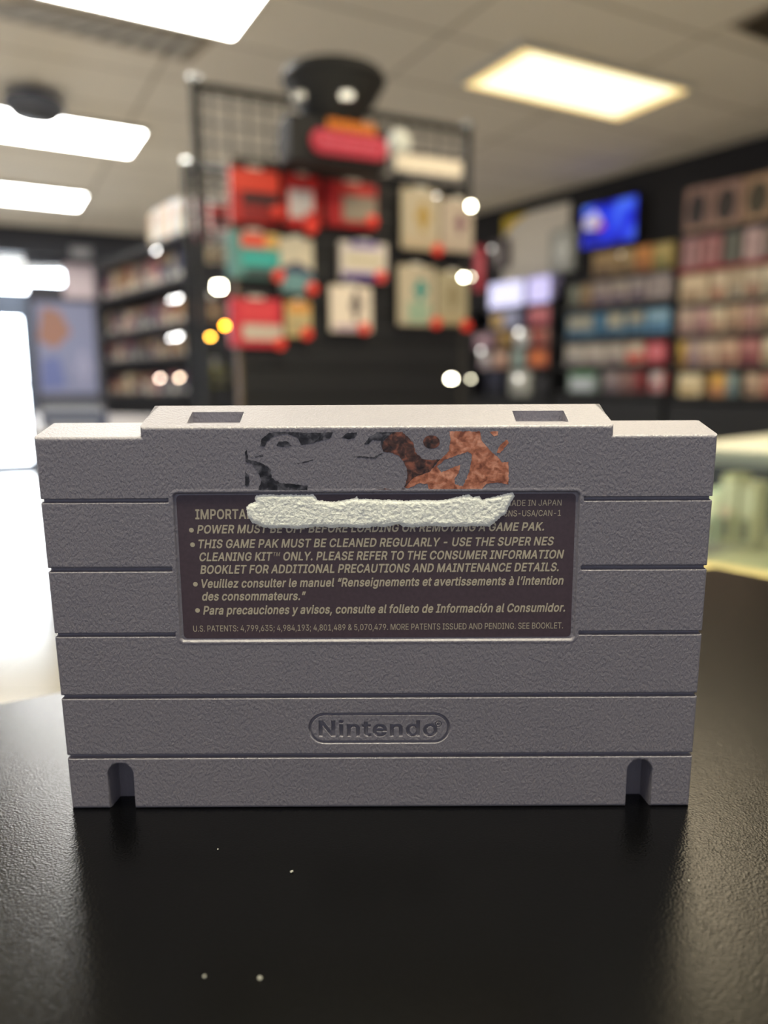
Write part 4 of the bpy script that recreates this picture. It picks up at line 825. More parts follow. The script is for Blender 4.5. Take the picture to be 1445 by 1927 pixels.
brown = foil_material((40, 32, 33), (84, 58, 52), (150, 92, 74), 'brown_foil')
darkf = foil_material((22, 22, 26), (50, 49, 55), (104, 102, 108), 'dark_foil')
def circ(cx_, cy_, rx, ry, n_=28, a0=0, a1=360): return [(cx_ + rx * math.cos(math.radians(a0 + (a1 - a0) * k / n_)), cy_ + ry * math.sin(math.radians(a0 + (a1 - a0) * k / n_))) for k in range(n_)]
YF = -0.00003
cop = text_mesh([to_face(rough_loop(zl(l), 3, 0.7, 3 + i)) for i, l in enumerate((
    [(1085, 58), (1238, 58), (1248, 105), (1285, 150), (1330, 190), (1352, 216), (1383, 212), (1383, 326), (1330, 316), (1272, 322), (1252, 345), (1248, 358), (984, 358), (975, 322), (930, 320), (905, 335), (880, 345), (862, 342), (905, 290), (985, 262), (1040, 200), (1082, 158), (1092, 100)],
    [(1022, 236), (1062, 200), (1178, 160), (1200, 178), (1186, 262), (1152, 335), (1113, 325), (1110, 300), (1132, 268), (1140, 226), (1045, 264)]))],
    YF, copper, 'foil_scrap', cart); cop['label'] = 'copper foil scrap of the torn sticker'
for i, (l, mt, lab) in enumerate((
    ([(752, 108), (800, 62), (850, 62), (880, 90), (905, 118), (912, 160), (945, 195), (1000, 205), (1040, 198), (985, 262), (905, 290), (870, 330), (858, 342), (872, 290), (872, 250), (858, 215), (830, 180), (790, 165), (752, 160), (745, 140)], brown, 'brown foil scrap of the torn sticker'),
    (circ(995, 112, 42, 34), brown, 'round brown foil scrap of the torn sticker'),
    ([(1285, 60), (1330, 58), (1328, 78), (1310, 84)], copper, 'tiny copper foil scrap of the torn sticker'),
    ([(1375, 100), (1384, 118), (1340, 168), (1322, 165), (1340, 128)], copper, 'slanted copper foil scrap of the torn sticker'),
    ([(700, 352), (760, 345), (830, 352), (860, 346), (862, 359), (560, 360)], brown, 'thin foil strip of the torn sticker'),
    ([(132, 132), (140, 96), (176, 66), (250, 60), (380, 66), (500, 62), (484, 96), (440, 104), (396, 118), (342, 128), (322, 92), (270, 70), (205, 80), (168, 108), (156, 134)], darkf, 'dark foil arc of the torn sticker'),
    ([(214, 132), (226, 110), (262, 106), (292, 130), (250, 136)], darkf, 'dark eye-shaped foil scrap of the torn sticker'),
    ([(540, 92), (570, 66), (620, 64), (608, 92), (575, 98)], darkf, 'small dark foil scrap of the torn sticker'),
    ([(655, 124), (690, 80), (720, 64), (800, 62), (752, 108), (745, 140), (740, 106), (700, 100), (680, 122)], darkf, 'dark foil wedge of the torn sticker'),
    ([(55, 162), (66, 150), (72, 200), (130, 214), (165, 232), (186, 250), (190, 292), (236, 318), (300, 324), (372, 332), (372, 361), (120, 361), (140, 300), (112, 250), (96, 226), (60, 212)], darkf, 'dark foil corner of the torn sticker'),
    ([(58, 258), (74, 280), (80, 312), (68, 338), (56, 328)], darkf, 'dark foil sliver of the torn sticker'),
    ([(590, 186), (640, 182), (700, 190), (745, 165), (750, 172), (706, 196), (640, 190)], darkf, 'thin dark foil line of the torn sticker'),
    ([(300, 222), (350, 212), (400, 200), (398, 206), (350, 218)], darkf, 'faint dark foil line of the torn sticker'),
    ([(105, 184), (145, 178), (150, 183), (108, 190)], darkf, 'short dark foil line of the torn sticker'))):
    o = text_mesh([to_face(rough_loop(zl(l), 3, 0.8, 20 + i))], YF - i * 1e-6, mt, 'foil_scrap', cart); o['label'] = lab

# torn paper: a thick fibrous scrap, its rim ragged, its face uneven
pap = rough_loop(zl([(112, 380), (180, 378), (290, 379), (400, 377), (412, 392), (420, 406), (500, 414), (560, 404), (606, 396), (620, 384), (626, 398), (680, 400), (740, 405), (800, 404), (860, 410), (930, 404), (1000, 408), (1060, 404), (1100, 396),
     (1140, 386), (1180, 376), (1206, 392), (1240, 384), (1252, 404), (1300, 392), (1350, 380), (1405, 366), (1416, 384), (1396, 420), (1382, 452), (1368, 478), (1340, 498), (1304, 528), (1288, 541), (1200, 538), (1120, 542), (1000, 538), (880, 543), (850, 541), (832, 528), (806, 530), (790, 540), (700, 541), (640, 548), (560, 542), (500, 546), (430, 540), (380, 544), (320, 552), (250, 546), (180, 550), (130, 536), (90, 522), (70, 492), (64, 462), (60, 440), (78, 425), (110, 412), (104, 398)]), 2.2, 1.1, 5)
pf = to_face(pap)
def ragged(pf, y_front, y_back, name, m, parent):
    """grid of points inside the outline plus the outline itself, triangulated and pushed back to a rim"""
    from mathutils.geometry import delaunay_2d_cdt
    xs = [p[0] for p in pf]; zs = [p[1] for p in pf]
    pts = [Vector(p) for p in pf]; rim = list(range(len(pf)))
    A = np.array(pf); st = 0.00042
    gx, gz = np.meshgrid(np.arange(min(xs), max(xs), st), np.arange(min(zs), max(zs), st))
    gx = gx + np.random.RandomState(1).uniform(-.3, .3, gx.shape) * st; gz = gz + np.random.RandomState(2).uniform(-.3, .3, gz.shape) * st
    sd = poly_sdf(gx * 1000, gz * 1000, [[(x * 1000, z * 1000) for x, z in pf]])
    for x, z, s in zip(gx.ravel(), gz.ravel(), sd):
        if s < -0.22: pts.append(Vector((x, z)))
    vs, es, fs, *_ = delaunay_2d_cdt(pts, [], [rim], 1, 1e-9)
    P = np.array([(v.x, v.y) for v in vs]); d_ = -poly_sdf(P[:, 0] * 1000, P[:, 1] * 1000, [[(x * 1000, z * 1000) for x, z in pf]])
    rs = np.random.RandomState(4)
    yy = y_back + (y_front - y_back) * np.clip(d_ / 0.45, 0, 1) + rs.normal(0, 0.00003, len(P)) * (d_ > 0.1)
    return np_mesh(name, [(p[0], y, p[1]) for p, y in zip(P, yy)], [f if True else f for f in fs], m, parent)
def paper_material():
    m = bpy.data.materials.new('torn_paper'); m.use_nodes = True
    n = m.node_tree; b = n.nodes['Principled BSDF']; b.inputs['Roughness'].default_value = 0.95; b.inputs['Specular IOR Level'].default_value = 0.1
    t = n.nodes.new('ShaderNodeTexCoord'); z = n.nodes.new('ShaderNodeTexNoise'); z.inputs['Scale'].default_value = 1300; z.inputs['Detail'].default_value = 6
    mx = n.nodes.new('ShaderNodeMix'); mx.data_type = 'RGBA'
    mx.inputs['A'].default_value = (*lin((236, 238, 228)), 1); mx.inputs['B'].default_value = (*lin((255, 255, 250)), 1)
    bp = n.nodes.new('ShaderNodeBump'); bp.inputs['Strength'].default_value = 1; bp.inputs['Distance'].default_value = 0.0003
    n.links.new(t.outputs['Object'], z.inputs['Vector']); n.links.new(z.outputs['Fac'], mx.inputs['Factor']); n.links.new(mx.outputs['Result'], b.inputs['Base Color'])
    n.links.new(z.outputs['Fac'], bp.inputs['Height']); n.links.new(bp.outputs['Normal'], b.inputs['Normal'])
    return m
pp = ragged(pf, 0.10 / 1000, (PLY - 0.04) / 1000, 'torn_paper_scrap', paper_material(), cart)
pp['label'] = 'ragged white paper scrap stuck on the label'

# ------------------------------------------------------------------ goods and fixtures of the shop behind
def rect_on(pl, x0, y0, x1, y1):
    """where a rectangle of the photo frame lies on a plane: foot centre, width, height"""
    ym = (y0 + y1) / 2
    a, b = pl.hit(x0, ym), pl.hit(x1, ym)
    xm = (x0 + x1) / 2
    top, bot = pl.hit(xm, y0), pl.hit(xm, y1)
    c = (a + b) / 2
    return np.array([c[0], c[1], bot[2]]), float(np.linalg.norm((b - a)[:2])), float(top[2] - bot[2])
def boxed(name, label, cat, group, loc, rz, w, d, h, body, panels=(), bevel=0.004, body_name='carton', rough=0.45):
    """a box-shaped article: carton with printed panels. panel = (u0, v0, u1, v1, rgb, name[, kind])"""
    t = thing(name, label, cat, loc, rz, group)
    MB().box((0, d / 2, h / 2), (w, d, h), bevel).build(body_name, mat(body, rough), t)
    for k, p in enumerate(panels):
        u0, v0, u1, v1, rgb, nm = p[:6]
        x0, x1, z0, z1 = (u0 - .5) * w, (u1 - .5) * w, v0 * h, v1 * h
        mb = MB(); th = 0.002 + 0.0006 * k
        if len(p) > 6 and p[6] == 'oval':
            mb.prism([((x0 + x1) / 2 + (x1 - x0) / 2 * math.cos(2 * PI * i / 24), (z0 + z1) / 2 + (z1 - z0) / 2 * math.sin(2 * PI * i / 24)) for i in range(24)], -th, 0.0005)
        elif len(p) > 6 and p[6] == 'poly':
            mb.prism([(x0 + (x1 - x0) * a, z0 + (z1 - z0) * b) for a, b in p[7]], -th, 0.0005)
        else:
            mb.box(((x0 + x1) / 2, -th / 2, (z0 + z1) / 2), (x1 - x0, th, z1 - z0), 0.0008)
        mb.build(nm, mat(rgb, rough), t)
    return t
FIG = [(.35, 0), (.65, 0), (.62, .3), (.8, .35), (.85, .6), (.66, .62), (.7, .85), (.5, 1), (.3, .85), (.34, .62), (.15, .6), (.2, .35), (.38, .3)]

# ---- central display: two grid panels side by side with a black slatted board hung in front
ZG = CAM[2] + 1.17
PL_, PR_ = onz(365, 150, ZG), onz(880, 236, ZG)
GRID = Plane(PL_[:2], PR_[:2])
grz = GRID.rotz()
gw = float(np.linalg.norm((PR_ - PL_)[:2]))
steel = mat((16, 17, 19), 0.55)
def grid_panel(label, loc, rz, w, h, step=0.0762, r=0.0042, fr=0.021, feet=True):
    t = thing('grid_panel', label, 'display grid', loc, rz, 'wire display grids')
    for x in (fr, w - fr): MB().tube((x, 0, 0.0), (x, 0, h), fr * 0.9, 10).build('upright', steel, t)
    MB().tube((fr, 0, h - fr), (w - fr, 0, h - fr), fr * 0.8, 10).build('top_rail', steel, t)
    MB().tube((fr, 0, 0.08), (w - fr, 0, 0.08), fr * 0.8, 10).build('bottom_rail', steel, t)
    g = MB()
    k = step
    while k < w - fr: g.tube((k, 0, 0.08), (k, 0, h - fr), r, 6); k += step
    k = 0.08 + step
    while k < h - fr: g.tube((fr, 0.005, k), (w - fr, 0.005, k), r, 6); k += step
    g.build('wire_grid', steel, t)
    for x in (fr, w - fr): MB().lathe([(fr * 1.2, 0), (fr * 1.3, 0.012), (fr, 0.02)], (x, 0, h - 0.008), 16).build('end_cap', mat((205, 206, 200), 0.25, 0.7), t, smooth=True)
    return t
gd = np.array([math.cos(grz), math.sin(grz)]); gn = np.array([-gd[1], gd[0]])
def gpos(u, back, z): p = PL_[:2] + gd * u + gn * back; return (p[0], p[1], z)
HALFW = gw / 2
grid_panel('tall black wire grid carrying the red and teal packages', gpos(-0.02, 0, 0), grz, HALFW + 0.008, ZG)
grid_panel('tall black wire grid carrying the beige figure packages', gpos(HALFW + 0.002, 0, 0), grz, HALFW + 0.02, ZG)
# lower grid standing back at the side
sb = GRID.shift(-0.55)
zl_ = sb.hit(345, 306)[2]; pa, pb = sb.hit(341, 306), sb.hit(470, 320)
grid_panel('shorter black wire grid standing behind the tall one toward the entrance', (pa[0], pa[1], 0), grz, float(np.linalg.norm((pb - pa)[:2])), zl_)
# black slatted board
FB = GRID.shift(0.035)
c0, w0, _ = rect_on(FB, 440, 290, 872, 760)
zb1 = (FB.hit(445, 287)[2] + FB.hit(860, 352)[2]) / 2
brd = thing('slat_board', 'black slatted display board hung with carded packages', 'display board', (c0[0], c0[1], 0.10), grz)
mb = MB(); hh = zb1 - 0.10; ns = 15
for k in range(ns):
    z0 = hh * k / ns; mb.box((0, 0.0, z0 + hh / ns / 2), (w0 - 0.03, 0.018, hh / ns - 0.012), 0.003)
mb.box((0, 0.011, hh / 2), (w0 - 0.035, 0.006, hh))
mb.build('slat_panel', mat((16, 15, 17), 0.5), brd)
MB().box((-w0 / 2 + 0.008, 0.002, hh / 2), (0.016, 0.026, hh), 0.002).build('edge_strip', mat((118, 98, 74), 0.5), brd)['label'] = 'bare wood edge strip'
MB().box((w0 / 2 - 0.008, 0.002, hh / 2), (0.016, 0.026, hh), 0.002).build('edge_strip', mat((52, 48, 46), 0.5), brd)
# sign box with the red emblem, black tub on it, white egg lamp and price rail
SGN = GRID.shift(0.33)
c1, w1, h1 = rect_on(SGN, 545, 224, 730, 309)
zb1s = c1[2]
sg = thing('sign', 'black box sign with a red rounded emblem under orange letters, below the black tub', 'sign', (c1[0], c1[1], zb1s), grz)
MB().box((0, 0.075, h1 / 2), (w1, 0.15, h1), 0.006).build('sign_box', mat((26, 25, 28), 0.7), sg)
for s in (-1, 1): MB().box((s * w1 * .36, 0.225, h1 * .78), (0.03, 0.15, h1 * .3), 0.003).build('bracket', mat((26, 25, 28), 0.7), sg)
def lozenge(cx_, cz_, hw, hh_, n_=14):
    pts = []
    for s, a0 in ((1, -90), (-1, 90)):
        for k in range(n_ + 1):
            a = math.radians(a0 + 180 * k / n_); pts.append((cx_ + s * (hw - hh_) + hh_ * math.cos(a), cz_ + hh_ * math.sin(a)))
    return pts
ec, ew, eh = rect_on(SGN, 582, 247, 726, 303)
ex = float(np.dot(ec[:2] - c1[:2], gd)); ez = ec[2] - zb1s + eh / 2
tilt = 0.0
MB().prism(lozenge(ex, ez, ew / 2, eh / 2 * 0.80), -0.022, -0.009).build('emblem', mat((190, 26, 58), 0.4), sg)['label'] = 'red rounded emblem'
MB().prism(lozenge(ex, ez, ew / 2 * 0.93, eh / 2 * 0.62), -0.0245, -0.0225).build('emblem_outline', mat((226, 120, 140), 0.4), sg)
MB().prism(lozenge(ex, ez, ew / 2 * 0.90, eh / 2 * 0.54), -0.0265, -0.0247).build('emblem_face', mat((186, 24, 56), 0.4), sg)
lp, _ = layout('Nintendo', GH, 0.0, 0.03)
a_, b_ = fit(lp)
lp = [[(ex + ((p[0] - a_) / (b_ - a_) - .5) * ew * 0.74, ez - eh * 0.13 + p[1] / 0.53 * eh * 0.26) for p in l] for l in lp]
text_mesh(lp, -0.0275, mat((222, 110, 132), 0.4), 'lettering', sg)
oc, ow, oh = rect_on(SGN, 612, 230, 704, 252)
ox = float(np.dot(oc[:2] - c1[:2], gd)); oz = oc[2] - zb1s
mb = MB()
for k in range(8): mb.box((ox - ow / 2 + ow * (k + .5) / 8, -0.014, oz + oh / 2), (ow / 8 * 0.8, 0.010, oh * (0.85 + 0.15 * (k % 2))), 0.003)
mb.build('orange_lettering', mat((226, 128, 28), 0.4), sg)
TP = GRID.shift(0.25)
tub_w = rect_on(TP, 537, 150, 716, 160)[1]; z_t = zb1s + h1
zt_top = TP.hit(625, 134)[2]; hT = zt_top - z_t
tc_, _, _ = rect_on(TP, 536, 150, 716, 200)
tx = float(np.dot(tc_[:2] - c1[:2], gd))
R_ = tub_w / 2
tp = np.array([tc_[0], tc_[1]])
tub = thing('tub', 'big black flared tub standing on the sign box under the ceiling', 'tub', (tp[0], tp[1], z_t + 0.001))
MB().lathe([(R_ * .52, 0), (R_ * .55, 0.004), (R_ * .62, hT * .2), (R_ * .86, hT * .5), (R_ * .96, hT * .74), (R_ * .92, hT * .75), (R_ * .6, hT * .3), (R_ * .5, 0.02)], n=40).build('bowl', mat((22, 22, 24), 0.65), tub, smooth=True)
MB().lathe([(R_ * .90, hT * .74), (R_ * 1.0, hT * .74), (R_ * 1.02, hT * .80), (R_ * .97, hT * .92), (R_ * .80, hT * .98), (R_ * .5, hT)], n=40).build('lid', mat((24, 24, 26), 0.7), tub, smooth=True)
for s, yy in ((-0.62, 196), (0.28, 190)):
    MB().box((R_ * s, -R_ * .72, hT * .30), (R_ * .26, 0.01, hT * .16), 0.004, Matrix.Rotation(0.0, 3, 'Y')).build('clasp', mat((214, 214, 220), 0.2, 0.9), tub)  # bright metal plates put in for the tub's highlights
lc, lw, lh = rect_on(FB, 724, 247, 765, 300)
egg = thing('egg_ornament', 'white egg-shaped ornament beside the red emblem', 'ornament', (lc[0] - gn[0] * 0.03, lc[1] - gn[1] * 0.03, zb1 + 0.001))
r0 = lw / 2; zc = lc[2] - zb1
MB().lathe([(r0 * .5, 0), (r0 * .5, 0.004), (0.006, 0.008), (0.006, max(zc, 0.012) + 0.004)], n=20).build('stand', mat((40, 40, 42), 0.4), egg, smooth=True)
MB().lathe([(r0 * max(0.02, math.sin(PI * k / 14)) * (1 - 0.12 * math.cos(PI * k / 14 + PI)), max(zc, 0.012) + lh * (0.5 - 0.5 * math.cos(PI * k / 14))) for k in range(15)], n=24).build('egg', mat((246, 250, 244), 0.25), egg, smooth=True)
rc, rw_, rh = rect_on(FB, 728, 306, 850, 336)
rl_ = thing('price_rail', 'pale cream ticket rail on top of the slatted board beside the white egg', 'price rail', (rc[0] - gn[0] * 0.085, rc[1] - gn[1] * 0.085, rc[2]), grz)
MB().box((0, 0, rh / 2), (rw_, 0.006, rh), 0.002).build('ticket_strip', mat((252, 240, 222), 0.35), rl_)
MB().box((0, 0.018, rh * .5), (rw_, 0.03, rh * .2), 0.002).build('clip', mat((60, 60, 62), 0.4), rl_)

# packages on pegs, each peg closed by a red lock
PK_PL = FB.shift(0.06)
packs = [
 # x0 y0 x1 y1 depth body panels label lock(px)
 (434, 318, 526, 420, .07, (200, 44, 40), [(0, .60, 1, .96, (236, 74, 52), 'header_card'), (.22, .34, .98, .56, (44, 34, 36), 'window'), (.2, .04, .95, .30, (150, 34, 34), 'lower_print')], 'red package with a dark window, topmost by the wood edge strip', (522, 398)),
 (537, 330, 602, 428, .03, (206, 40, 38), [(.1, .18, .8, .72, (216, 206, 206), 'white_art'), (.55, .0, .95, .3, (224, 50, 40), 'lower_print')], 'red and white package on the top row, narrowest there', (585, 429)),
 (616, 344, 710, 426, .07, (184, 30, 34), [(.3, .12, .98, .72, (150, 138, 124), 'grey_print'), (.2, .72, .8, .98, (214, 52, 44), 'header_card')], 'red package with a grey square under the emblem', (700, 416)),
 (756, 356, 828, 470, .02, (190, 178, 156), [(.25, .3, .85, .8, (176, 146, 76), 'figure_print', 'poly', FIG), (.05, .04, .95, .2, (190, 172, 146), 'lower_print')], 'cream card with an ochre figure on the top row', (823, 470)),
 (832, 376, 890, 474, .02, (188, 174, 160), [(.3, .35, .85, .75, (128, 88, 104), 'figure_print', 'poly', FIG), (.05, .04, .95, .2, (186, 170, 156), 'lower_print')], 'cream card with a purple figure at the outer upright', None),
 (430, 436, 526, 522, .08, (98, 148, 146), [(.25, .66, .98, .97, (232, 90, 66), 'header_card'), (.72, .66, .98, .97, (226, 176, 96), 'header_patch'), (.25, .24, 1.0, .58, (60, 176, 170), 'turquoise_print'), (.3, .04, .9, .2, (60, 66, 70), 'lower_print')], 'teal package with an orange-red header', (524, 519)),
 (528, 448, 590, 550, .03, (216, 206, 184), [(.0, .0, 1.0, .40, (108, 150, 156), 'teal_print'), (.0, .28, 1.0, .60, (52, 56, 92), 'navy_band', 'poly', [(0, .5), (.5, .9), (1, .35), (1, 0), (.4, .3), (0, .1)])], 'cream package with a navy band and teal foot', (587, 543)),
 (641, 456, 728, 528, .05, (222, 212, 206), [(.03, .0, .97, .2, (88, 66, 146), 'violet_base'), (.2, .84, .8, 1.0, (130, 112, 176), 'violet_header'), (.1, .44, .9, .6, (204, 194, 152), 'yellow_line')], 'white and violet package in the middle of the board', (716, 520)),
 (622, 538, 700, 624, .03, (236, 222, 206), [(.42, .22, .78, .95, (74, 62, 66), 'figure_print', 'poly', FIG), (.1, .03, .9, .14, (190, 166, 190), 'lower_print')], 'white card with a dark figure, lowest in the middle of the board', (685, 618)),
 (750, 500, 818, 612, .02, (192, 180, 158), [(.3, .42, .92, .78, (40, 142, 138), 'figure_print', 'poly', FIG), (.25, .05, .85, .40, (150, 174, 152), 'teal_print')], 'cream card with a teal figure', (820, 608)),
 (822, 512, 880, 612, .02, (166, 156, 130), [(.2, .3, .85, .8, (140, 128, 98), 'figure_print', 'poly', FIG), (.05, .04, .95, .2, (170, 154, 122), 'lower_print')], 'faded tan card next to the teal figure card', (877, 613)),
 (434, 562, 531, 652, .08, (204, 44, 62), [(.2, .56, .88, .92, (222, 66, 74), 'header_card'), (.22, .14, 1.0, .46, (198, 186, 172), 'white_print')], 'red package with a pale band, lowest by the wood edge strip', (527, 647)),
 (538, 568, 586, 634, .03, (206, 184, 132), [(.08, .70, .92, .96, (222, 150, 62), 'orange_header'), (.1, .1, .9, .5, (180, 164, 124), 'lower_print')], 'tan package with an orange header beside the lowest red one', (577, 628)),
]
lock_m = mat((240, 58, 40), 0.4)
for x0, y0, x1, y1, dp_, body, pan, lab, lock in packs:
    c, w, h = rect_on(PK_PL, x0, y0, x1, y1)
    bd = 0.002 + dp_ * 0.55
    t = boxed('carded_package', lab, 'package', 'packages on the slatted board', (c[0], c[1], c[2]), grz, w, bd, h, body, pan)
    MB().box((0, 0.003, h + 0.004), (w * .3, 0.003, 0.014), 0.001).build('hang_tab', mat((225, 222, 214), 0.4), t)
    if lock:
        lx, ly = lock
        q = PK_PL.shift(0.07).hit(lx, ly)
        base = float(np.dot(q[:2] - PL_[:2], gd)); kp = np.array(q[:2])
        pg = thing('peg_hook', 'red round lock on the ' + lab.replace('on the top row', '').replace('of the board', '').replace(' by the wood edge strip', '').replace(' beside the lowest red one', ''), 'peg hook', (q[0], q[1], q[2]), grz, 'locked peg hooks')
        MB().tube((0, 0.006, 0), (0, 0.066, 0), 0.0028, 8).build('peg', mat((150, 150, 152), 0.3, 0.9), pg)
        MB().lathe([(0.004, -0.012), (0.021, -0.010), (0.025, 0.0), (0.022, 0.010), (0.006, 0.014)], n=24).build('lock', lock_m, pg, smooth=True).rotation_euler = (PI / 2, 0, 0)
# things seen through the side of the display
BK = GRID.shift(-0.5)
for x0, y0, x1, y1, body, acc, lab in (
    (368, 372, 392, 452, (186, 96, 104), (220, 190, 190), 'rose hanging packet seen behind the tall grid upright'),
    (396, 386, 430, 430, (196, 44, 42), (70, 40, 40), 'red packet seen through the side of the display'),
    (384, 432, 432, 462, (206, 204, 196), (150, 150, 150), 'white packet seen under the red one through the grid'),
    (388, 466, 430, 498, (206, 186, 152), (150, 130, 110), 'cream packet seen under the white one through the grid'),
    (376, 566, 424, 606, (164, 122, 92), (220, 190, 150), 'tan packet seen beside the lowest red package'),
    (384, 690, 428, 728, (138, 132, 84), (90, 90, 60), 'olive packet hanging lowest behind the tall grid')):
    BK = GRID.shift(-0.40)
    bk_i = globals().get('bk_i', 0) + 1
    c, w, h = rect_on(BK.shift(-0.12 - 0.06 * bk_i), x0, y0, x1, y1)
    t = boxed('hanging_packet', lab, 'packet', 'packets behind the grid', c, grz, w, 0.03, h, body, [(.15, .2, .85, .6, acc, 'print')])
    MB().box((0, 0.015, h + 0.02), (0.03, 0.004, 0.05), 0.001).build('hang_tab', mat((225, 222, 214), 0.4), t)

# mirror cards added as highlights, each turned from a ceiling panel to the camera
mirror = mat((246, 248, 250), 0.05, 1.0)
lamp_pts = {'A': onz(300, 20, CEIL), 'B': onz(120, 245, CEIL), 'C': onz(60, 368, CEIL), 'D': onz(1085, 150, CEIL)}
lamp_pts['B'] = sum(np.append(q[:2], CEIL) for q in panel(onz(275, 240, CEIL), -1.22, 0.61)) / 4
lamp_pts['A'] = sum(np.append(q[:2], CEIL) for q in panel(A0, -1.22, -0.61)) / 4
lamp_pts['O'] = sum(np.append(q[:2], CEIL) for q in panel(OVER, -1.22, 0.61)) / 4
def shiny_tag(pl, x, y, wpx, hpx, lamp, lab, rgb=None):
    p = pl.hit(x, y); s = np.linalg.norm(p - CAM) / FPX
    v1 = (CAM - p) / np.linalg.norm(CAM - p); v2 = lamp_pts[lamp] - p; v2 /= np.linalg.norm(v2)
    n = Vector(v1 + v2).normalized()
    t = thing('foil_tag', lab, 'tag', p, 0, 'shiny tags catching the light')
    rot = n.to_track_quat('-Y', 'Z').to_matrix()
    MB().box((0, 0, 0), (wpx * s, 0.002, hpx * s), 0.0006, rot).build('foil', mirror if rgb is None else mat(rgb, 0.06, 1.0), t)  # mirror face, turned to throw a panel's light at the camera
    MB().box(tuple(rot @ Vector((0, 0.004, hpx * s * .5))), (wpx * s * .3, 0.003, hpx * s * .8), 0.0006, rot).build('backing', mat((60, 60, 62), 0.5), t)
FT = FB.shift(0.16)
for x, y, w, h, lm, lab, rgb in (
    (412, 540, 17, 14, 'O', 'brightest foil tag beside the teal package', None),
    (886, 388, 8, 9, 'O', 'bright foil tag at the outer upright level with the cream cards', None),
    (872, 522, 8, 6, 'O', 'foil tag at the outer upright level with the teal figure card', None),
    (886, 521, 5, 5, 'O', 'fainter foil tag touching the one by the teal figure card', (150, 150, 150)),
    (849, 713, 11, 8, 'O', 'bright foil tag low on the display board', None),
    (886, 713, 6, 4, 'O', 'dimmer foil tag touching the lowest bright one', (150, 150, 150)),
    (423, 613, 7, 7, 'O', 'orange foil tag beside the lowest red package', (236, 150, 40)),
    (396, 634, 8, 5, 'O', 'wide orange foil tag below the other orange one', (214, 150, 60)),
    (1168, 479, 4, 4, 'A', 'small foil tag under the blue screen', (90, 84, 76)),
    (822, 368, 4, 4, 'A', 'small foil tag above the ochre figure card', None)):
    shiny_tag(FT, x, y, w, h, lm, lab, rgb)

# ---- product wall on the far right
SF = WALL_R.shift(0.30)
srz = WALL_R.rotz()
sdv = np.array([math.cos(srz), math.sin(srz)]); snv = np.array([-sdv[1], sdv[0]])
shelf_black = mat((24, 23, 25), 0.5)
def s_of(x, y): return float(np.dot(SF.hit(x, y)[:2] - SF.a, sdv))
def spos(s, back=0.0): p = SF.a + sdv * s + snv * back; return p
def shelf_unit(label, xa, xb, lines, ztop, red=None):
    s0, s1 = s_of(xa, 600), s_of(xb, 600); w = s1 - s0
    c = spos((s0 + s1) / 2)
    t = thing('shelf_unit', label, 'shelf unit', (c[0], c[1], 0), srz, 'product shelves on the dark wall')
    MB().box((0, 0.288, ztop / 2), (w, 0.02, ztop), 0.002).build('back_panel', mat((30, 29, 31), 0.6), t)
    for s in (-1, 1): MB().box((s * (w / 2 - 0.008), 0.15, ztop / 2), (0.016, 0.26, ztop), 0.002).build('side_panel', shelf_black, t)
    zs = []
    for k, ((xl, yl), (xr, yr)) in enumerate(lines):
        z = (SF.hit(xl, yl)[2] + SF.hit(xr, yr)[2]) / 2; zs.append(z)
        sh = MB().box((0, 0.14, z - 0.012), (w - 0.034, 0.28, 0.024), 0.003).build('shelf', shelf_black, t)
        MB().box((0, -0.004, z - 0.016), (w - 0.034, 0.006, 0.034), 0.002).build('shelf_lip', mat((150, 34, 36) if red == k else (34, 33, 35), 0.5), sh)
    zb_ = zs[-1] - 0.06
    MB().box((0, 0.12, zb_ / 2), (w - 0.034, 0.30, zb_), 0.004).build('base_cabinet', mat((27, 27, 29), 0.45), t)
    return t, zs
UNIT_A, ZA = shelf_unit('black shelf unit whose fourth shelf holds blue boxes, under the lit screen', 1046, 1262,
    [((1083, 524), (1265, 508)), ((1062, 578), (1257, 564)), ((1058, 635), (1265, 629)), ((1054, 686), (1249, 686)), ((1062, 736), (1245, 741))], CAM[2] + 0.90)
UNIT_B, ZB = shelf_unit('tall black shelf unit with a red shelf lip, nearest the camera', 1266, 1560,
    [((1269, 443), (1443, 410)), ((1273, 509), (1445, 487)), ((1269, 572), (1445, 556)), ((1269, 631), (1445, 619)), ((1269, 690), (1445, 686)), ((1257, 742), (1445, 750))], CAM[2] + 1.32, red=1)
def stock(zs, row, xa, xb, hpx, body, pans, lab, grp, d=0.16, name='boxed_toy', cat='box'):
    z = zs[row]
    ya = 729 - (z - CAM[2]) * FPX / np.linalg.norm(SF.hit((xa + xb) / 2, 640) - CAM)
    lo_, hi_ = (s_of(1046, 600), s_of(1262, 600)) if zs is ZA else (s_of(1266, 600), s_of(1560, 600))
    s0, s1 = max(s_of(xa, ya), lo_ + 0.025), min(s_of(xb, ya), hi_ - 0.025)
    c = spos((s0 + s1) / 2, 0.03)
    dist = float(np.linalg.norm(c - CAM[:2]))
    h = hpx * dist / FPX * 0.94
    if row: h = min(h, zs[row - 1] - 0.036 - z)
    boxed(name, lab, cat, grp, (c[0], c[1], z + 0.0015), srz, abs(s1 - s0) * 0.965, d, h, body, pans)
def P2(a, b): return [(.06, .5, .94, .92, a, 'front_print'), (.12, .1, .7, .42, b, 'title_band')]
def PO(a, b): return [(.14, .12, .86, .86, a, 'window', 'oval'), (.05, .02, .95, .1, b, 'title_band')]
def PF(a, b): return [(.1, .15, .9, .9, a, 'window'), (.28, .18, .72, .82, b, 'figure_print', 'poly', FIG)]
rB = ['boxes on the top shelf of the tall unit', 'boxes on the shelf with the red lip', 'boxes under the red lip', 'boxes on the fourth shelf of the tall unit', 'boxes on the fifth shelf of the tall unit', 'boxes on the lowest shelf of the tall unit']
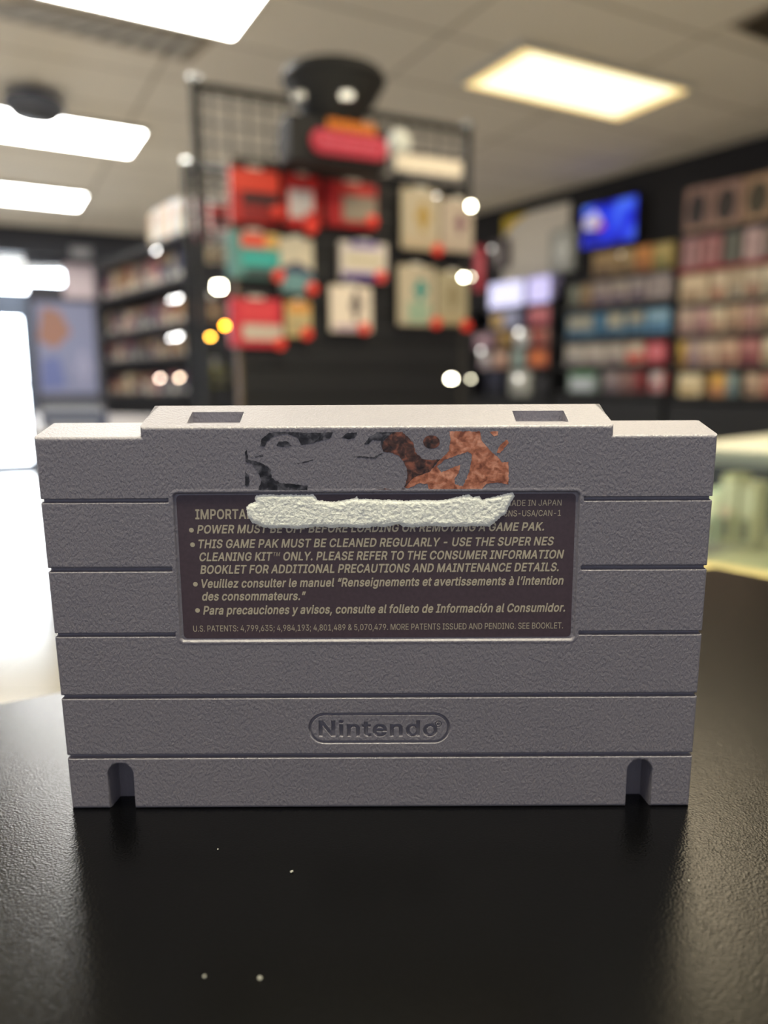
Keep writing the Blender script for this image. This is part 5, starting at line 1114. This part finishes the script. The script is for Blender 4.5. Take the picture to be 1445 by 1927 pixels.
for row, hpx, items in (
  (0, 76, [(1270, 1326, (164, 132, 122), PO((52, 44, 44), (190, 150, 120)), 'mauve box with a dark oval window, first on the top shelf'),
           (1329, 1384, (170, 136, 124), PO((60, 50, 46), (196, 156, 126)), 'mauve box with a brown oval window, second on the top shelf'),
           (1387, 1444, (180, 146, 118), PO((74, 66, 48), (200, 160, 120)), 'tan box with an olive oval window on the top shelf'),
           (1447, 1505, (196, 120, 100), PO((90, 110, 110), (200, 160, 120)), 'coral box with a grey oval window at the photo edge, top shelf')]),
  (1, 56, [(1272, 1310, (170, 122, 124), PF((196, 150, 150), (120, 80, 80)), 'dusty pink figure box at the end of the shelf with the red lip'),
           (1312, 1348, (168, 96, 100), PF((196, 140, 138), (110, 60, 66)), 'rose red figure box on the shelf with the red lip'),
           (1352, 1386, (96, 96, 88), PF((120, 120, 108), (70, 66, 60)), 'grey green figure box on the shelf with the red lip'),
           (1390, 1424, (196, 164, 164), PF((216, 188, 186), (150, 110, 110)), 'pale pink figure box on the shelf with the red lip'),
           (1427, 1470, (120, 110, 104), PF((160, 140, 130), (90, 70, 70)), 'grey brown figure box at the photo edge above the red lip')]),
  (2, 52, [(1270, 1326, (214, 190, 156), P2((232, 210, 176), (170, 140, 110)), 'wide cream box starting the row under the red lip'),
           (1330, 1362, (208, 184, 152), P2((226, 206, 178), (180, 110, 90)), 'cream box with a brick band under the red lip'),
           (1364, 1394, (214, 196, 168), P2((196, 176, 146), (120, 110, 100)), 'cream box with a grey band under the red lip'),
           (1396, 1424, (198, 178, 150), P2((220, 204, 178), (150, 80, 70)), 'tan box with a red brown band under the red lip'),
           (1427, 1470, (216, 200, 172), P2((232, 220, 196), (160, 150, 130)), 'pale cream box at the photo edge under the red lip')]),
  (3, 46, [(1270, 1298, (194, 166, 150), P2((214, 188, 170), (150, 110, 110)), 'beige box starting the fourth shelf of the tall unit'),
           (1300, 1328, (186, 140, 136), P2((210, 170, 164), (130, 90, 96)), 'pink box on the fourth shelf of the tall unit'),
           (1330, 1358, (212, 190, 158), P2((228, 210, 180), (170, 120, 100)), 'cream box on the fourth shelf of the tall unit'),
           (1361, 1388, (196, 160, 128), P2((210, 180, 150), (120, 90, 80)), 'tan box on the fourth shelf of the tall unit'),
           (1390, 1418, (190, 146, 136), P2((206, 170, 156), (150, 100, 90)), 'salmon box on the fourth shelf of the tall unit'),
           (1421, 1470, (186, 160, 132), P2((206, 184, 156), (120, 100, 80)), 'wide khaki box at the photo edge, fourth shelf')]),
  (4, 46, [(1269, 1284, (196, 152, 62), P2((220, 180, 90), (120, 80, 40)), 'narrow mustard box on the fifth shelf of the tall unit'),
           (1286, 1310, (176, 150, 146), P2((200, 176, 168), (120, 90, 110)), 'lilac grey box on the fifth shelf of the tall unit'),
           (1312, 1346, (200, 172, 148), P2((216, 192, 168), (150, 110, 100)), 'beige box on the fifth shelf of the tall unit'),
           (1348, 1382, (196, 156, 130), P2((214, 180, 154), (140, 90, 80)), 'peach tan box on the fifth shelf of the tall unit'),
           (1384, 1424, (164, 92, 92), P2((190, 130, 126), (110, 50, 60)), 'brick red box on the fifth shelf of the tall unit'),
           (1427, 1470, (212, 196, 166), P2((228, 214, 188), (150, 130, 100)), 'ivory box at the photo edge, fifth shelf')]),
  (5, 40, [(1270, 1314, (226, 206, 164), P2((240, 224, 186), (196, 170, 120)), 'wide ivory yellow box on the lowest shelf of the tall unit'),
           (1330, 1358, (214, 160, 104), P2((236, 186, 90), (180, 110, 80)), 'orange yellow box on the lowest shelf of the tall unit'),
           (1360, 1380, (130, 150, 150), P2((160, 176, 170), (90, 110, 120)), 'blue green box on the lowest shelf of the tall unit'),
           (1394, 1424, (190, 160, 132), P2((206, 180, 156), (120, 90, 80)), 'tan box on the lowest shelf of the tall unit'),
           (1427, 1470, (190, 126, 110), P2((206, 156, 140), (140, 80, 70)), 'terracotta box at the photo edge, lowest shelf')])):
    for xa, xb, body, pans, lab in items: stock(ZB, row, xa, xb, hpx, body, pans, lab, rB[row])
rA = ['boxes on top under the lit screen', 'striped boxes on the second shelf by the screen', 'blue boxes on the shelf', 'pale boxes on the shelf below the blue ones', 'boxes on the lowest shelf by the screen']
for row, hpx, items in (
  (0, 46, [(1108, 1158, (150, 122, 82), P2((176, 146, 100), (110, 84, 60)), 'brown box directly under the lit screen'),
           (1160, 1186, (160, 134, 92), P2((186, 160, 112), (120, 90, 60)), 'small tan box beside the brown one under the screen'),
           (1188, 1220, (196, 130, 62), P2((220, 150, 80), (150, 90, 50)), 'orange box beyond the tan one under the screen'),
           (1222, 1262, (176, 152, 84), P2((196, 176, 110), (130, 130, 70)), 'olive yellow box under the screen')]),
  (1, 44, [(1064, 1084, (118, 122, 108), P2((140, 144, 130), (90, 90, 80)), 'grey green box on the second shelf by the screen'),
           (1086, 1106, (156, 126, 88), P2((176, 150, 110), (110, 80, 60)), 'khaki box on the second shelf by the screen'),
           (1108, 1142, (150, 130, 134), P2((176, 160, 150), (86, 66, 92)), 'mauve box with a plum band, first of its row'),
           (1144, 1176, (156, 140, 138), P2((184, 170, 156), (90, 70, 100)), 'mauve grey box with a violet band, middle of its row'),
           (1178, 1210, (150, 134, 136), P2((172, 160, 156), (76, 60, 90)), 'grey mauve box with a dark violet band, last of its row'),
           (1214, 1256, (166, 150, 150), PF((190, 176, 172), (60, 50, 56)), 'pale box with a dark figure on the second shelf')]),
  (2, 44, [(1060, 1114, (84, 122, 148), [(.08, .42, .92, .9, (176, 170, 150), 'front_print'), (.1, .08, .6, .3, (50, 90, 120), 'title_band')], 'blue box with a wide beige print, start of the blue row'),
           (1116, 1132, (60, 116, 156), P2((80, 136, 176), (40, 80, 110)), 'narrow plain blue box in the blue row'),
           (1134, 1170, (86, 124, 150), [(.08, .42, .92, .9, (186, 178, 152), 'front_print'), (.1, .08, .6, .3, (50, 90, 120), 'title_band')], 'blue box with a sand print, middle of the blue row'),
           (1172, 1208, (76, 120, 150), [(.08, .5, .92, .9, (176, 166, 140), 'front_print'), (.1, .08, .6, .3, (50, 90, 120), 'title_band')], 'blue box with a tan print in the blue row'),
           (1210, 1262, (96, 150, 190), P2((150, 186, 206), (60, 110, 150)), 'light blue box ending the blue row')]),
  (3, 38, [(1058, 1094, (176, 168, 160), P2((200, 192, 180), (120, 116, 120)), 'grey white box starting the row below the blue ones'),
           (1096, 1132, (184, 174, 164), P2((206, 196, 184), (140, 124, 126)), 'warm grey box second in the row below the blue ones'),
           (1134, 1170, (176, 164, 154), P2((196, 186, 174), (130, 110, 116)), 'taupe box third in the row below the blue ones'),
           (1172, 1206, (206, 180, 160), [(.06, .1, .94, .5, (206, 60, 50), 'red_print'), (.3, .5, .9, .9, (226, 210, 190), 'front_print')], 'cream box with a red foot below the blue row'),
           (1208, 1248, (200, 66, 78), [(.2, .2, .9, .9, (226, 130, 140), 'round_print', 'oval')], 'red box with a pink disc below the blue row')]),
  (4, 38, [(1064, 1116, (150, 166, 160), [(.06, .78, .94, .98, (70, 140, 84), 'green_header'), (.1, .1, .9, .7, (196, 204, 212), 'front_print')], 'white box with a green header on the lowest shelf'),
           (1130, 1158, (136, 122, 126), P2((160, 146, 146), (100, 80, 90)), 'grey plum box on the lowest shelf by the screen'),
           (1160, 1184, (140, 104, 100), P2((160, 126, 120), (110, 70, 70)), 'brown rose box on the lowest shelf by the screen'),
           (1186, 1206, (136, 50, 52), P2((160, 76, 76), (90, 30, 36)), 'dark red box on the lowest shelf by the screen'),
           (1218, 1240, (206, 176, 178), P2((224, 204, 204), (190, 90, 96)), 'pink white box on the lowest shelf by the screen'),
           (1242, 1256, (176, 62, 60), P2((196, 96, 90), (120, 40, 40)), 'narrow red box on the lowest shelf by the screen')])):
    for xa, xb, body, pans, lab in items: stock(ZA, row, xa, xb, hpx, body, pans, lab, rA[row])
# screen, poster and small things on the dark wall
scr = WALL_R.shift(0.14)
p0, p1 = scr.hit(1096, 430), scr.hit(1197, 410)
c, w, h = rect_on(scr, 1096, 380, 1197, 458)
t = thing('television', 'wall television with a glowing blue picture above the brown boxes', 'television', (c[0], c[1], c[2]), srz)
MB().box((0, 0.02, h / 2), (w * 1.04, 0.045, h * 1.08), 0.006).build('casing', mat((14, 14, 16), 0.35), t)
def screen_material():
    m = bpy.data.materials.new('blue_picture'); m.use_nodes = True
    n = m.node_tree; b = n.nodes['Principled BSDF']; b.inputs['Base Color'].default_value = (0, 0, 0.02, 1)
    tt = n.nodes.new('ShaderNodeTexCoord'); z = n.nodes.new('ShaderNodeTexNoise'); z.inputs['Scale'].default_value = 4.0; z.inputs['Detail'].default_value = 1
    r = n.nodes.new('ShaderNodeValToRGB'); e = r.color_ramp.elements
    e[0].position = 0.36; e[0].color = (*lin((14, 22, 150)), 1); e[1].position = 0.68; e[1].color = (*lin((92, 140, 255)), 1)
    k_ = e.new(0.5); k_.color = (*lin((26, 50, 236)), 1)
    n.links.new(tt.outputs['Object'], z.inputs['Vector']); n.links.new(z.outputs['Fac'], r.inputs['Fac'])
    n.links.new(r.outputs['Color'], b.inputs['Emission Color']); b.inputs['Emission Strength'].default_value = 0.95
    return m
scn = MB().box((0, -0.004, h / 2), (w * .98, 0.004, h), 0.001).build('screen', screen_material(), t)
MB().prism([(-w * .46, h * .45), (-w * .22, h * .40), (-w * .12, h * .62), (-w * .24, h * .86), (-w * .46, h * .72)], -0.009, -0.0065).build('picture_patch', mat((206, 200, 226), 0.4, emit=0.5), scn)
MB().prism([(-w * .2, h * .36), (-w * .05, h * .40), (-w * .1, h * .58), (-w * .2, h * .5)], -0.010, -0.0092).build('picture_patch', mat((196, 80, 70), 0.4, emit=0.5), scn)
MB().box((0, 0.09, h * .5), (0.12, 0.1, 0.12), 0.005).build('wall_bracket', mat((30, 30, 32), 0.5), t)
pw = WALL_R.shift(0.012)
c, w, h = rect_on(pw, 946, 396, 1070, 520)
t = thing('poster', 'large pale grey poster with a yellow corner on the dark wall', 'poster', c, srz)
MB().box((0, 0.004, h / 2), (w, 0.006, h), 0.001).build('sheet', mat((248, 240, 226), 0.6), t)
MB().prism([(-w * .5, h * .72), (-w * .5, h), (-w * .1, h), (-w * .32, h * .88)], -0.0015, 0.001).build('yellow_corner', mat((246, 212, 70), 0.6), t)
# lower product rack between the display and the shelves, each article standing on a rack shelf
RK = WALL_R.shift(0.34)
def r_of(x, y): return float(np.dot(RK.hit(x, y)[:2] - RK.a, sdv))
RX = 1032
def rpos(s, back=0.0): return RK.a + sdv * s + snv * back
s0, s1 = r_of(884, 640), r_of(1034, 640)
rc_ = rpos((s0 + s1) / 2)
rack = thing('display_rack', 'black display rack with two glowing lavender boxes, beside the slatted board', 'rack', (rc_[0], rc_[1], 0), srz)
rw = s1 - s0
zr = [RK.hit(970, 576)[2], RK.hit(970, 616)[2], RK.hit(970, 652)[2], RK.hit(970, 692)[2], RK.hit(970, 744)[2]]
MB().box((0, 0.30, zr[0] / 2 + .1), (rw, 0.02, zr[0] + .2), 0.002).build('back_panel', mat((32, 31, 34), 0.6), rack)
for s in (-1, 1): MB().box((s * (rw / 2 - .01), 0.15, zr[0] / 2 + 0.02), (0.02, 0.28, zr[0] + .04), 0.002).build('side_panel', shelf_black, rack)
for z in zr: MB().box((0, 0.14, z - .01), (rw - .044, 0.28, 0.02), 0.003).build('shelf', shelf_black, rack)
MB().box((0, 0.14, (zr[-1] - .03) / 2), (rw - .044, 0.28, zr[-1] - .03), 0.004).build('base_cabinet', mat((28, 28, 30), 0.5), rack)
def rstock(row, xa, xb, hpx, body, pans, lab, emit=0, name='boxed_toy', cat='box'):
    sa, sb_ = max(r_of(xa, 640), r_of(886.5, 640)), min(r_of(xb, 640), r_of(1031, 640)); c = rpos((sa + sb_) / 2, 0.02); dist = float(np.linalg.norm(c - CAM[:2]))
    t = boxed(name, lab, cat, 'articles on the display rack', (c[0], c[1], zr[row] + 0.0015), srz, (sb_ - sa) * .96, 0.14, min(hpx * dist / FPX, 9 if row == 0 else zr[row - 1] - 0.024 - zr[row]), body, pans)
    if emit:
        for ch in t.children:
            if ch.name.startswith('lit_face'): ch.data.materials[0] = mat(body, 0.4, emit=emit)
rstock(0, 914, 982, 46, (214, 214, 250), [(.03, .05, .97, .95, (214, 214, 250), 'lit_face')], 'glowing lavender white light box next to the slatted board', 0.95, 'light_box', 'light box')
rstock(0, 986, 1036, 48, (196, 190, 240), [(.03, .05, .97, .95, (196, 190, 240), 'lit_face')], 'glowing lavender light box nearer the blue boxes', 0.78, 'light_box', 'light box')
rstock(1, 918, 974, 33, (140, 146, 186), [(.05, .1, .45, .8, (214, 176, 90), 'yellow_print'), (.5, .2, .95, .8, (186, 190, 220), 'front_print')], 'blue and yellow box under the first light box')
rstock(1, 990, 1036, 32, (206, 112, 122), P2((220, 136, 144), (180, 90, 100)), 'pink box under the second light box')
rstock(2, 889, 924, 26, (176, 140, 156), P2((196, 166, 176), (120, 80, 100)), 'rosy box on the middle of the rack')
rstock(2, 934, 956, 28, (176, 140, 80), P2((200, 166, 104), (120, 90, 60)), 'golden box on the middle of the rack')
rstock(2, 965, 988, 28, (226, 228, 226), P2((240, 240, 238), (190, 196, 200)), 'bright white box on the middle of the rack')
rstock(2, 996, 1018, 28, (176, 84, 74), P2((196, 110, 96), (130, 60, 56)), 'brick box on the middle of the rack')
rstock(2, 1020, 1037, 28, (190, 128, 116), P2((206, 150, 134), (140, 90, 84)), 'salmon box on the middle of the rack')
rstock(3, 900, 918, 28, (206, 196, 200), P2((220, 214, 216), (150, 120, 130)), 'pale mauve box low on the rack')
rstock(3, 926, 950, 30, (206, 166, 146), P2((222, 186, 166), (150, 110, 96)), 'peach box low on the rack')
rstock(3, 960, 984, 30, (150, 172, 166), P2((176, 192, 186), (110, 130, 126)), 'sage green box low on the rack')
rstock(3, 990, 1036, 32, (176, 92, 68), [(.1, .2, .9, .8, (226, 128, 66), 'orange_print', 'oval')], 'brown box with an orange oval low on the rack')
rstock(4, 912, 946, 46, (30, 32, 48), P2((44, 46, 66), (24, 24, 36)), 'navy box on the lowest shelf of the rack')
rstock(4, 958, 996, 44, (186, 186, 176), P2((206, 206, 196), (150, 150, 146)), 'grey white box on the lowest shelf of the rack')
rstock(4, 1000, 1036, 36, (34, 33, 36), P2((46, 44, 48), (24, 24, 26)), 'black box on the lowest shelf of the rack')
# two figures in boxes pinned in front of the poster
for x0, y0, x1, y1, body, fig, lab in ((924, 452, 952, 506, (96, 86, 92), (196, 190, 186), 'grey figure box hanging beside the poster'),
                                       (1034, 432, 1080, 512, (186, 188, 180), (250, 252, 246), 'white figure box hanging over the poster edge')):
    c, w, h = rect_on(pw.shift(0.07), x0, y0, x1, y1)
    t = boxed('figure_box', lab, 'figure box', 'figure boxes by the poster', c, srz, w, 0.06, h, body, [(.12, .12, .88, .9, fig, 'figure_print', 'poly', FIG)])
    MB().box((0, 0.062, h * .8), (0.03, 0.006, 0.03), 0.001).build('hang_tab', mat((225, 222, 214), 0.4), t)
c, w, h = rect_on(FB.shift(0.05), 894, 462, 912, 548)
t = boxed('hanging_packet', 'dark red packet hanging at the outer upright', 'packet', 'packets behind the grid', c, grz, w, 0.02, h, (150, 44, 62), [(.2, .3, .8, .8, (186, 90, 106), 'print')])
MB().box((0, 0.03, h * .9), (0.02, 0.05, 0.01), 0.001).build('hang_tab', mat((225, 222, 214), 0.4), t)
for x, y, w, h, lm, lab in ((925, 468, 5, 5, 'A', 'foil tag shining on the grey figure box'), (976, 625, 6, 8, 'A', 'foil tag on the bright white box'), (905, 660, 5, 7, 'A', 'foil tag on the pale mauve box'), (975, 712, 6, 6, 'A', 'foil tag on the grey white box')):
    shiny_tag(RK.shift(0.05) if y > 500 else pw.shift(0.2), x, y, w, h, lm, lab, (120, 118, 116))

# ---- media shelves toward the entrance
la, lb = ony(345, 600, 4.0), ony(186, 600, 5.02)
LS = Plane(la[:2], lb[:2]); lrz = LS.rotz()
ldv = np.array([math.cos(lrz), math.sin(lrz)]); lnv = np.array([-ldv[1], ldv[0]])
def l_of(x, y): return float(np.dot(LS.hit(x, y)[:2] - LS.a, ldv))
def lpos(s, back=0.0): return LS.a + ldv * s + lnv * back
s0, s1 = l_of(184, 600), l_of(347, 600); lw_ = s1 - s0; lc_ = lpos((s0 + s1) / 2)
zt_ = LS.hit(318, 446)[2]
zls = [LS.hit(318, 446)[2], LS.hit(318, 528)[2], LS.hit(305, 612)[2], LS.hit(302, 672)[2], LS.hit(302, 742)[2]]
med = thing('media_shelf', 'black shelf of upright cases between the entrance and the tall grid', 'shelf unit', (lc_[0], lc_[1], 0), lrz)
MB().box((0, 0.27, zt_ / 2), (lw_, 0.02, zt_), 0.002).build('back_panel', mat((40, 40, 48), 0.6), med)
for s in (-1, 1): MB().box((s * (lw_ / 2 - .012), 0.14, zt_ / 2), (0.024, 0.26, zt_), 0.003).build('side_panel', mat((34, 34, 40), 0.5), med)
for k, z in enumerate(zls): MB().box((0, 0.13, z - .02), (lw_ - (.05 if k else -.02), 0.28, 0.04), 0.004).build('shelf', mat((30, 30, 36), 0.5), med)
MB().box((0, 0.14, zls[-1] * .48), (lw_ - .05, 0.24, zls[-1] * .9), 0.004).build('base_cabinet', mat((32, 33, 42), 0.5), med)
pal = [('mauve', (150, 104, 118)), ('sand', (196, 176, 150)), ('slate', (96, 100, 118)), ('cream', (218, 200, 168)), ('plum', (110, 66, 92)), ('grey', (150, 146, 146)), ('rust', (150, 98, 72)), ('ivory', (226, 216, 196)), ('navy', (58, 64, 96)), ('tan', (180, 140, 96)), ('rose', (176, 104, 112))]
ordn = ['first', 'second', 'third', 'fourth', 'fifth', 'sixth', 'seventh', 'eighth', 'ninth', 'tenth', 'eleventh', 'twelfth']
def proto_case(name):
    t = thing(name, '', 'case', (0, 0, 0), 0)
    return t
def case_row(row, n_, hpx, offs, grp, rowname, seed):
    rd = random.Random(seed); z = zls[row]
    wtot = lw_ - 0.09; step = wtot / n_
    for k in range(n_):
        cn, rgb = pal[(k * 3 + offs) % len(pal)]
        s = s0 + 0.045 + step * (k + .5); c = lpos(s, 0.03 + rd.uniform(0, .02)); dist = float(np.linalg.norm(c - CAM[:2]))
        h = min(hpx * 4.4 / FPX, zls[row - 1] - 0.046 - z) * rd.uniform(.88, 1.0)
        c2 = pal[(k * 5 + offs + 2) % len(pal)][1]
        boxed('media_case', '%s case, %s from the entrance end on the %s' % (cn, ordn[k], rowname), 'case', grp, (c[0], c[1], z + 0.0015), lrz, step * .84, 0.13, h, rgb,
              [(.1, .62, .9, .94, c2, 'spine_title'), (.2, .08, .8, .3, (222, 218, 208), 'spine_logo')], body_name='cover')
case_row(1, 11, 66, 0, 'cases on the upper media shelf', 'upper media shelf', 1)
case_row(2, 11, 44, 1, 'cases on the middle media shelf', 'middle media shelf', 2)
case_row(3, 11, 38, 4, 'cases on the low media shelf', 'low media shelf', 3)
case_row(4, 9, 40, 6, 'cases on the lowest media shelf', 'lowest media shelf', 4)
# pale thin cases standing on top
sA, sB = l_of(262, 430), l_of(344, 420)
for k in range(10):
    s = sA + (sB - sA) * (k + .5) / 10; c = lpos(s, 0.05)
    boxed('media_case', '%s thin case standing on top of the media shelf, %s from the entrance end' % (['cream', 'white', 'grey', 'ivory', 'peach', 'pale blue', 'sand', 'light grey', 'buff', 'off-white'][k], ordn[k]), 'case', 'thin cases on top of the media shelf',
          (c[0], c[1], zt_ + 0.0015), lrz, (sB - sA) / 10 * .62, 0.12, 0.175 + 0.012 * (k % 3), [(226, 206, 176), (232, 230, 226), (180, 178, 176), (230, 222, 204), (232, 196, 164), (190, 206, 222), (212, 196, 166), (206, 206, 204), (220, 200, 160), (238, 236, 228)][k],
          [(.15, .6, .85, .92, (150, 120, 110), 'spine_title')], body_name='cover')
for x, y, w, h, lm, lab in ((294, 472, 7, 8, 'B', 'foil tag shining high on the media shelf'), (322, 564, 6, 8, 'B', 'foil tag on the middle media shelf, further from the upright'), (335, 562, 9, 9, 'B', 'bright foil tag on the middle media shelf by the upright'),
                            (322, 636, 6, 8, 'B', 'foil tag on the low media shelf, further from the upright'), (335, 634, 9, 11, 'B', 'bright foil tag on the low media shelf by the upright')):
    shiny_tag(LS.shift(0.08), x, y, w, h, lm, lab)
for x, y, w, h, rgb, lab in ((301, 712, 7, 8, (250, 220, 200), 'peach foil tag lowest on the media shelf'), (338, 711, 7, 9, (250, 220, 190), 'cream foil tag lowest by the upright')):
    shiny_tag(LS.shift(0.08), x, y, w, h, 'B', lab, rgb)

# ---- posters and a plate on the far wall by the door
fw = WALL_F.shift(0.02); frz = WALL_F.rotz()
for x0, y0, x1, y1, rgb, extra, lab, nm, cat in (
    (118, 498, 178, 562, (196, 178, 186), [(.1, .1, .9, .8, (214, 198, 204), 'print')], 'pale pink poster on the far wall near the door', 'poster', 'poster'),
    (70, 570, 180, 742, (128, 132, 162), [(.02, .5, .6, .95, (150, 108, 92), 'brown_patch', 'poly', [(0, .2), (.5, 0), (1, .4), (.7, .9), (.2, 1)]), (.55, .1, .98, .5, (150, 150, 178), 'grey_patch', 'poly', FIG), (.02, .05, .45, .42, (98, 108, 158), 'blue_patch', 'poly', [(0, 0), (1, .1), (.8, 1), (.1, .9)])], 'large blue and brown poster beside the shop door', 'poster', 'poster'),
    (132, 464, 174, 486, (128, 128, 134), [(.1, .3, .9, .7, (160, 160, 164), 'print')], 'small grey plate on the black header', 'wall_plate', 'plate')):
    pl = fw if nm == 'poster' else hp.shift(0.012)
    c, w, h = rect_on(pl, x0, y0, x1, y1)
    boxed(nm, lab, cat, None, c, frz, w, 0.012, h, rgb, extra, 0.002, 'sheet' if nm == 'poster' else 'plate_body', 0.5)

# ---- low bin table in front of the media shelves, sorted cases lying on it
bt0 = onz(64, 812, 0.835)[:2]; bt1 = onz(420, 812, 0.835)[:2]
dv = (bt1 - bt0) / np.linalg.norm(bt1 - bt0); far = bt0 / np.linalg.norm(bt0)
quad_t = [tuple(bt0), tuple(bt1), tuple(bt1 + far * 1.5), tuple(bt0 + far * 1.9)]
bt = thing('bin_table', 'low dark table with a pale top between the door and the display', 'table', (0, 0, 0))
MB().slab(quad_t, 0.80, 0.835).build('tabletop', mat((176, 172, 172), 0.25), bt)
cq = sum(np.array(q) for q in quad_t) / 4
MB().slab([tuple(cq + (np.array(q) - cq) * .62) for q in quad_t], 0.1, 0.80).build('apron', mat((50, 54, 70), 0.5), bt)
for q in quad_t:
    q2 = cq + (np.array(q) - cq) * .55; MB().box((q2[0], q2[1], 0.05), (0.06, 0.06, 0.1), 0.004).build('foot', mat((40, 40, 44), 0.5), bt)
brz = math.atan2(dv[1], dv[0])
for k in range(7):
    p = bt0 + dv * 0.13 + far * (0.12 + 0.13 * k)
    boxed('media_case', '%s case leaning in the row on the low table, %s from its near edge' % (['navy', 'grey', 'slate', 'white', 'blue grey', 'black', 'pale blue'][k], ordn[k]), 'case', 'cases on the low table',
          (p[0], p[1], 0.8365), brz, 0.20, 0.03, 0.05 + 0.010 * (k % 3), [(52, 62, 96), (150, 152, 160), (86, 96, 120), (216, 218, 224), (110, 124, 150), (34, 36, 44), (176, 190, 214)][k], [(.08, .15, .92, .4, (196, 200, 208), 'title_band')], body_name='cover')

# ---- glass showcase beyond the counter on the right
sc0, sc1 = onz(1300, 836, TABLE - 0.002), onz(1445, 844, TABLE - 0.002)
sd_ = (sc1 - sc0)[:2]; sd_ /= np.linalg.norm(sd_)
o_ = sc0[:2]; crz = math.atan2(sd_[1], sd_[0]); sn_ = np.array([-sd_[1], sd_[0]])
CW, CDp = 1.3, 0.55
ztop = TABLE
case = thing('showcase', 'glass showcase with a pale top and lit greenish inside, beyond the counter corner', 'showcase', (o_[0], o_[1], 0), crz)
zdk = ony(1400, 1062, float(sc0[1]))[2]
cg = bpy.data.materials.new('case_glass'); cg.use_nodes = True
_n = cg.node_tree; _n.nodes.clear()
_o = _n.nodes.new('ShaderNodeOutputMaterial'); _t = _n.nodes.new('ShaderNodeBsdfTransparent'); _s = _n.nodes.new('ShaderNodeBsdfGlossy'); _m = _n.nodes.new('ShaderNodeMixShader')
_fr = _n.nodes.new('ShaderNodeFresnel'); _fr.inputs['IOR'].default_value = 1.5
_t.inputs['Color'].default_value = (0.90, 0.97, 0.91, 1); _s.inputs['Roughness'].default_value = 0.03
_n.links.new(_fr.outputs[0], _m.inputs[0]); _n.links.new(_t.outputs[0], _m.inputs[1]); _n.links.new(_s.outputs[0], _m.inputs[2]); _n.links.new(_m.outputs[0], _o.inputs[0])
MB().box((CW / 2, CDp / 2, ztop - .004), (CW, CDp, .008), .001).build('top_board', mat((240, 236, 216), 0.22), case)  # cream colour stands in for the reflection on the glass top
MB().box((CW / 2, .004, (ztop + zdk) / 2 - .004), (CW - .05, .006, ztop - zdk - .012), .001).build('front_glass', cg, case)
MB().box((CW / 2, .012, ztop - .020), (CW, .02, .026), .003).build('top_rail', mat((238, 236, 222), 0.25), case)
MB().box((CW / 2, CDp - .01, (ztop + zdk) / 2), (CW - .01, .012, ztop - zdk - .02), .001).build('back_panel', mat((206, 206, 180), 0.6), case)
zsh = ony(1420, 986, float(sc0[1]))[2]
MB().box((CW / 2 + .05, CDp * .55, zsh), (CW - .2, CDp * .6, .012), .001).build('inner_shelf', mat((70, 72, 62), 0.4), case)
MB().box((CW / 2, CDp / 2, zdk - .012), (CW, CDp, .024), .002).build('deck', mat((196, 192, 164), 0.5), case)
MB().box((CW / 2, -.006, zdk - .006), (CW, .012, .034), .003).build('front_trim', mat((222, 202, 140), 0.35), case)
MB().box((CW / 2, CDp / 2, (zdk - .024) / 2), (CW - .04, CDp - .04, zdk - .024), .004).build('base_cabinet', mat((36, 35, 33), 0.5), case)
tb = MB().box((CW / 2, .045, ztop - .018), (CW - .1, .022, .016), .006).build('light_tube', mat((255, 246, 214), 0.4, emit=9.0), case)
def in_case(px, py, z): 
    p = ony(px, py, float(sc0[1]) + 0.2); v = p[:2] - o_; return float(np.dot(v, sd_))
for px, w, h, d, rgb, lab in ((1352, .028, .10, .05, (176, 186, 170), 'pale green boxed article inside the showcase, nearest the cartridge'), (1402, .032, .13, .06, (190, 186, 150), 'khaki boxed article inside the showcase'),
                              (1452, .03, .12, .06, (206, 200, 172), 'cream boxed article inside the showcase by the photo edge')):
    u = in_case(px, 1000, zdk); q = o_ + sd_ * u + sn_ * 0.2
    boxed('boxed_article', lab, 'box', 'articles inside the glass showcase', (q[0], q[1], zdk + 0.0015), crz, w, d, h, rgb, P2((226, 224, 206), (130, 130, 110)))
for px, py, r, rgb, lab in ((1370, 858, .011, (206, 204, 184), 'pale round badge inside the showcase, nearest the cartridge'), (1406, 852, .012, (190, 176, 190), 'lilac round badge inside the showcase'),
                        (1434, 862, .013, (240, 240, 230), 'white round badge inside the showcase at the photo edge'), (1364, 963, .011, (236, 214, 200), 'peach round badge low inside the showcase')):
    p = ony(px, py, float(sc0[1]) + 0.06); v = p[:2] - o_
    t = thing('badge', lab, 'badge', p, crz, 'round badges inside the glass showcase')
    MB().lathe([(r * .5, -0.003), (r * .97, -0.002), (r, 0.0), (r * .9, 0.003), (r * .4, 0.005)], n=20).build('disc', mat(rgb, 0.25), t, smooth=True).rotation_euler = (PI / 2, 0, 0)  # pale disc put in for an out-of-focus highlight
    MB().box((0, 0.008, 0), (.004, .01, r), .001).build('pin', mat((150, 150, 150), 0.3, 0.9), t)
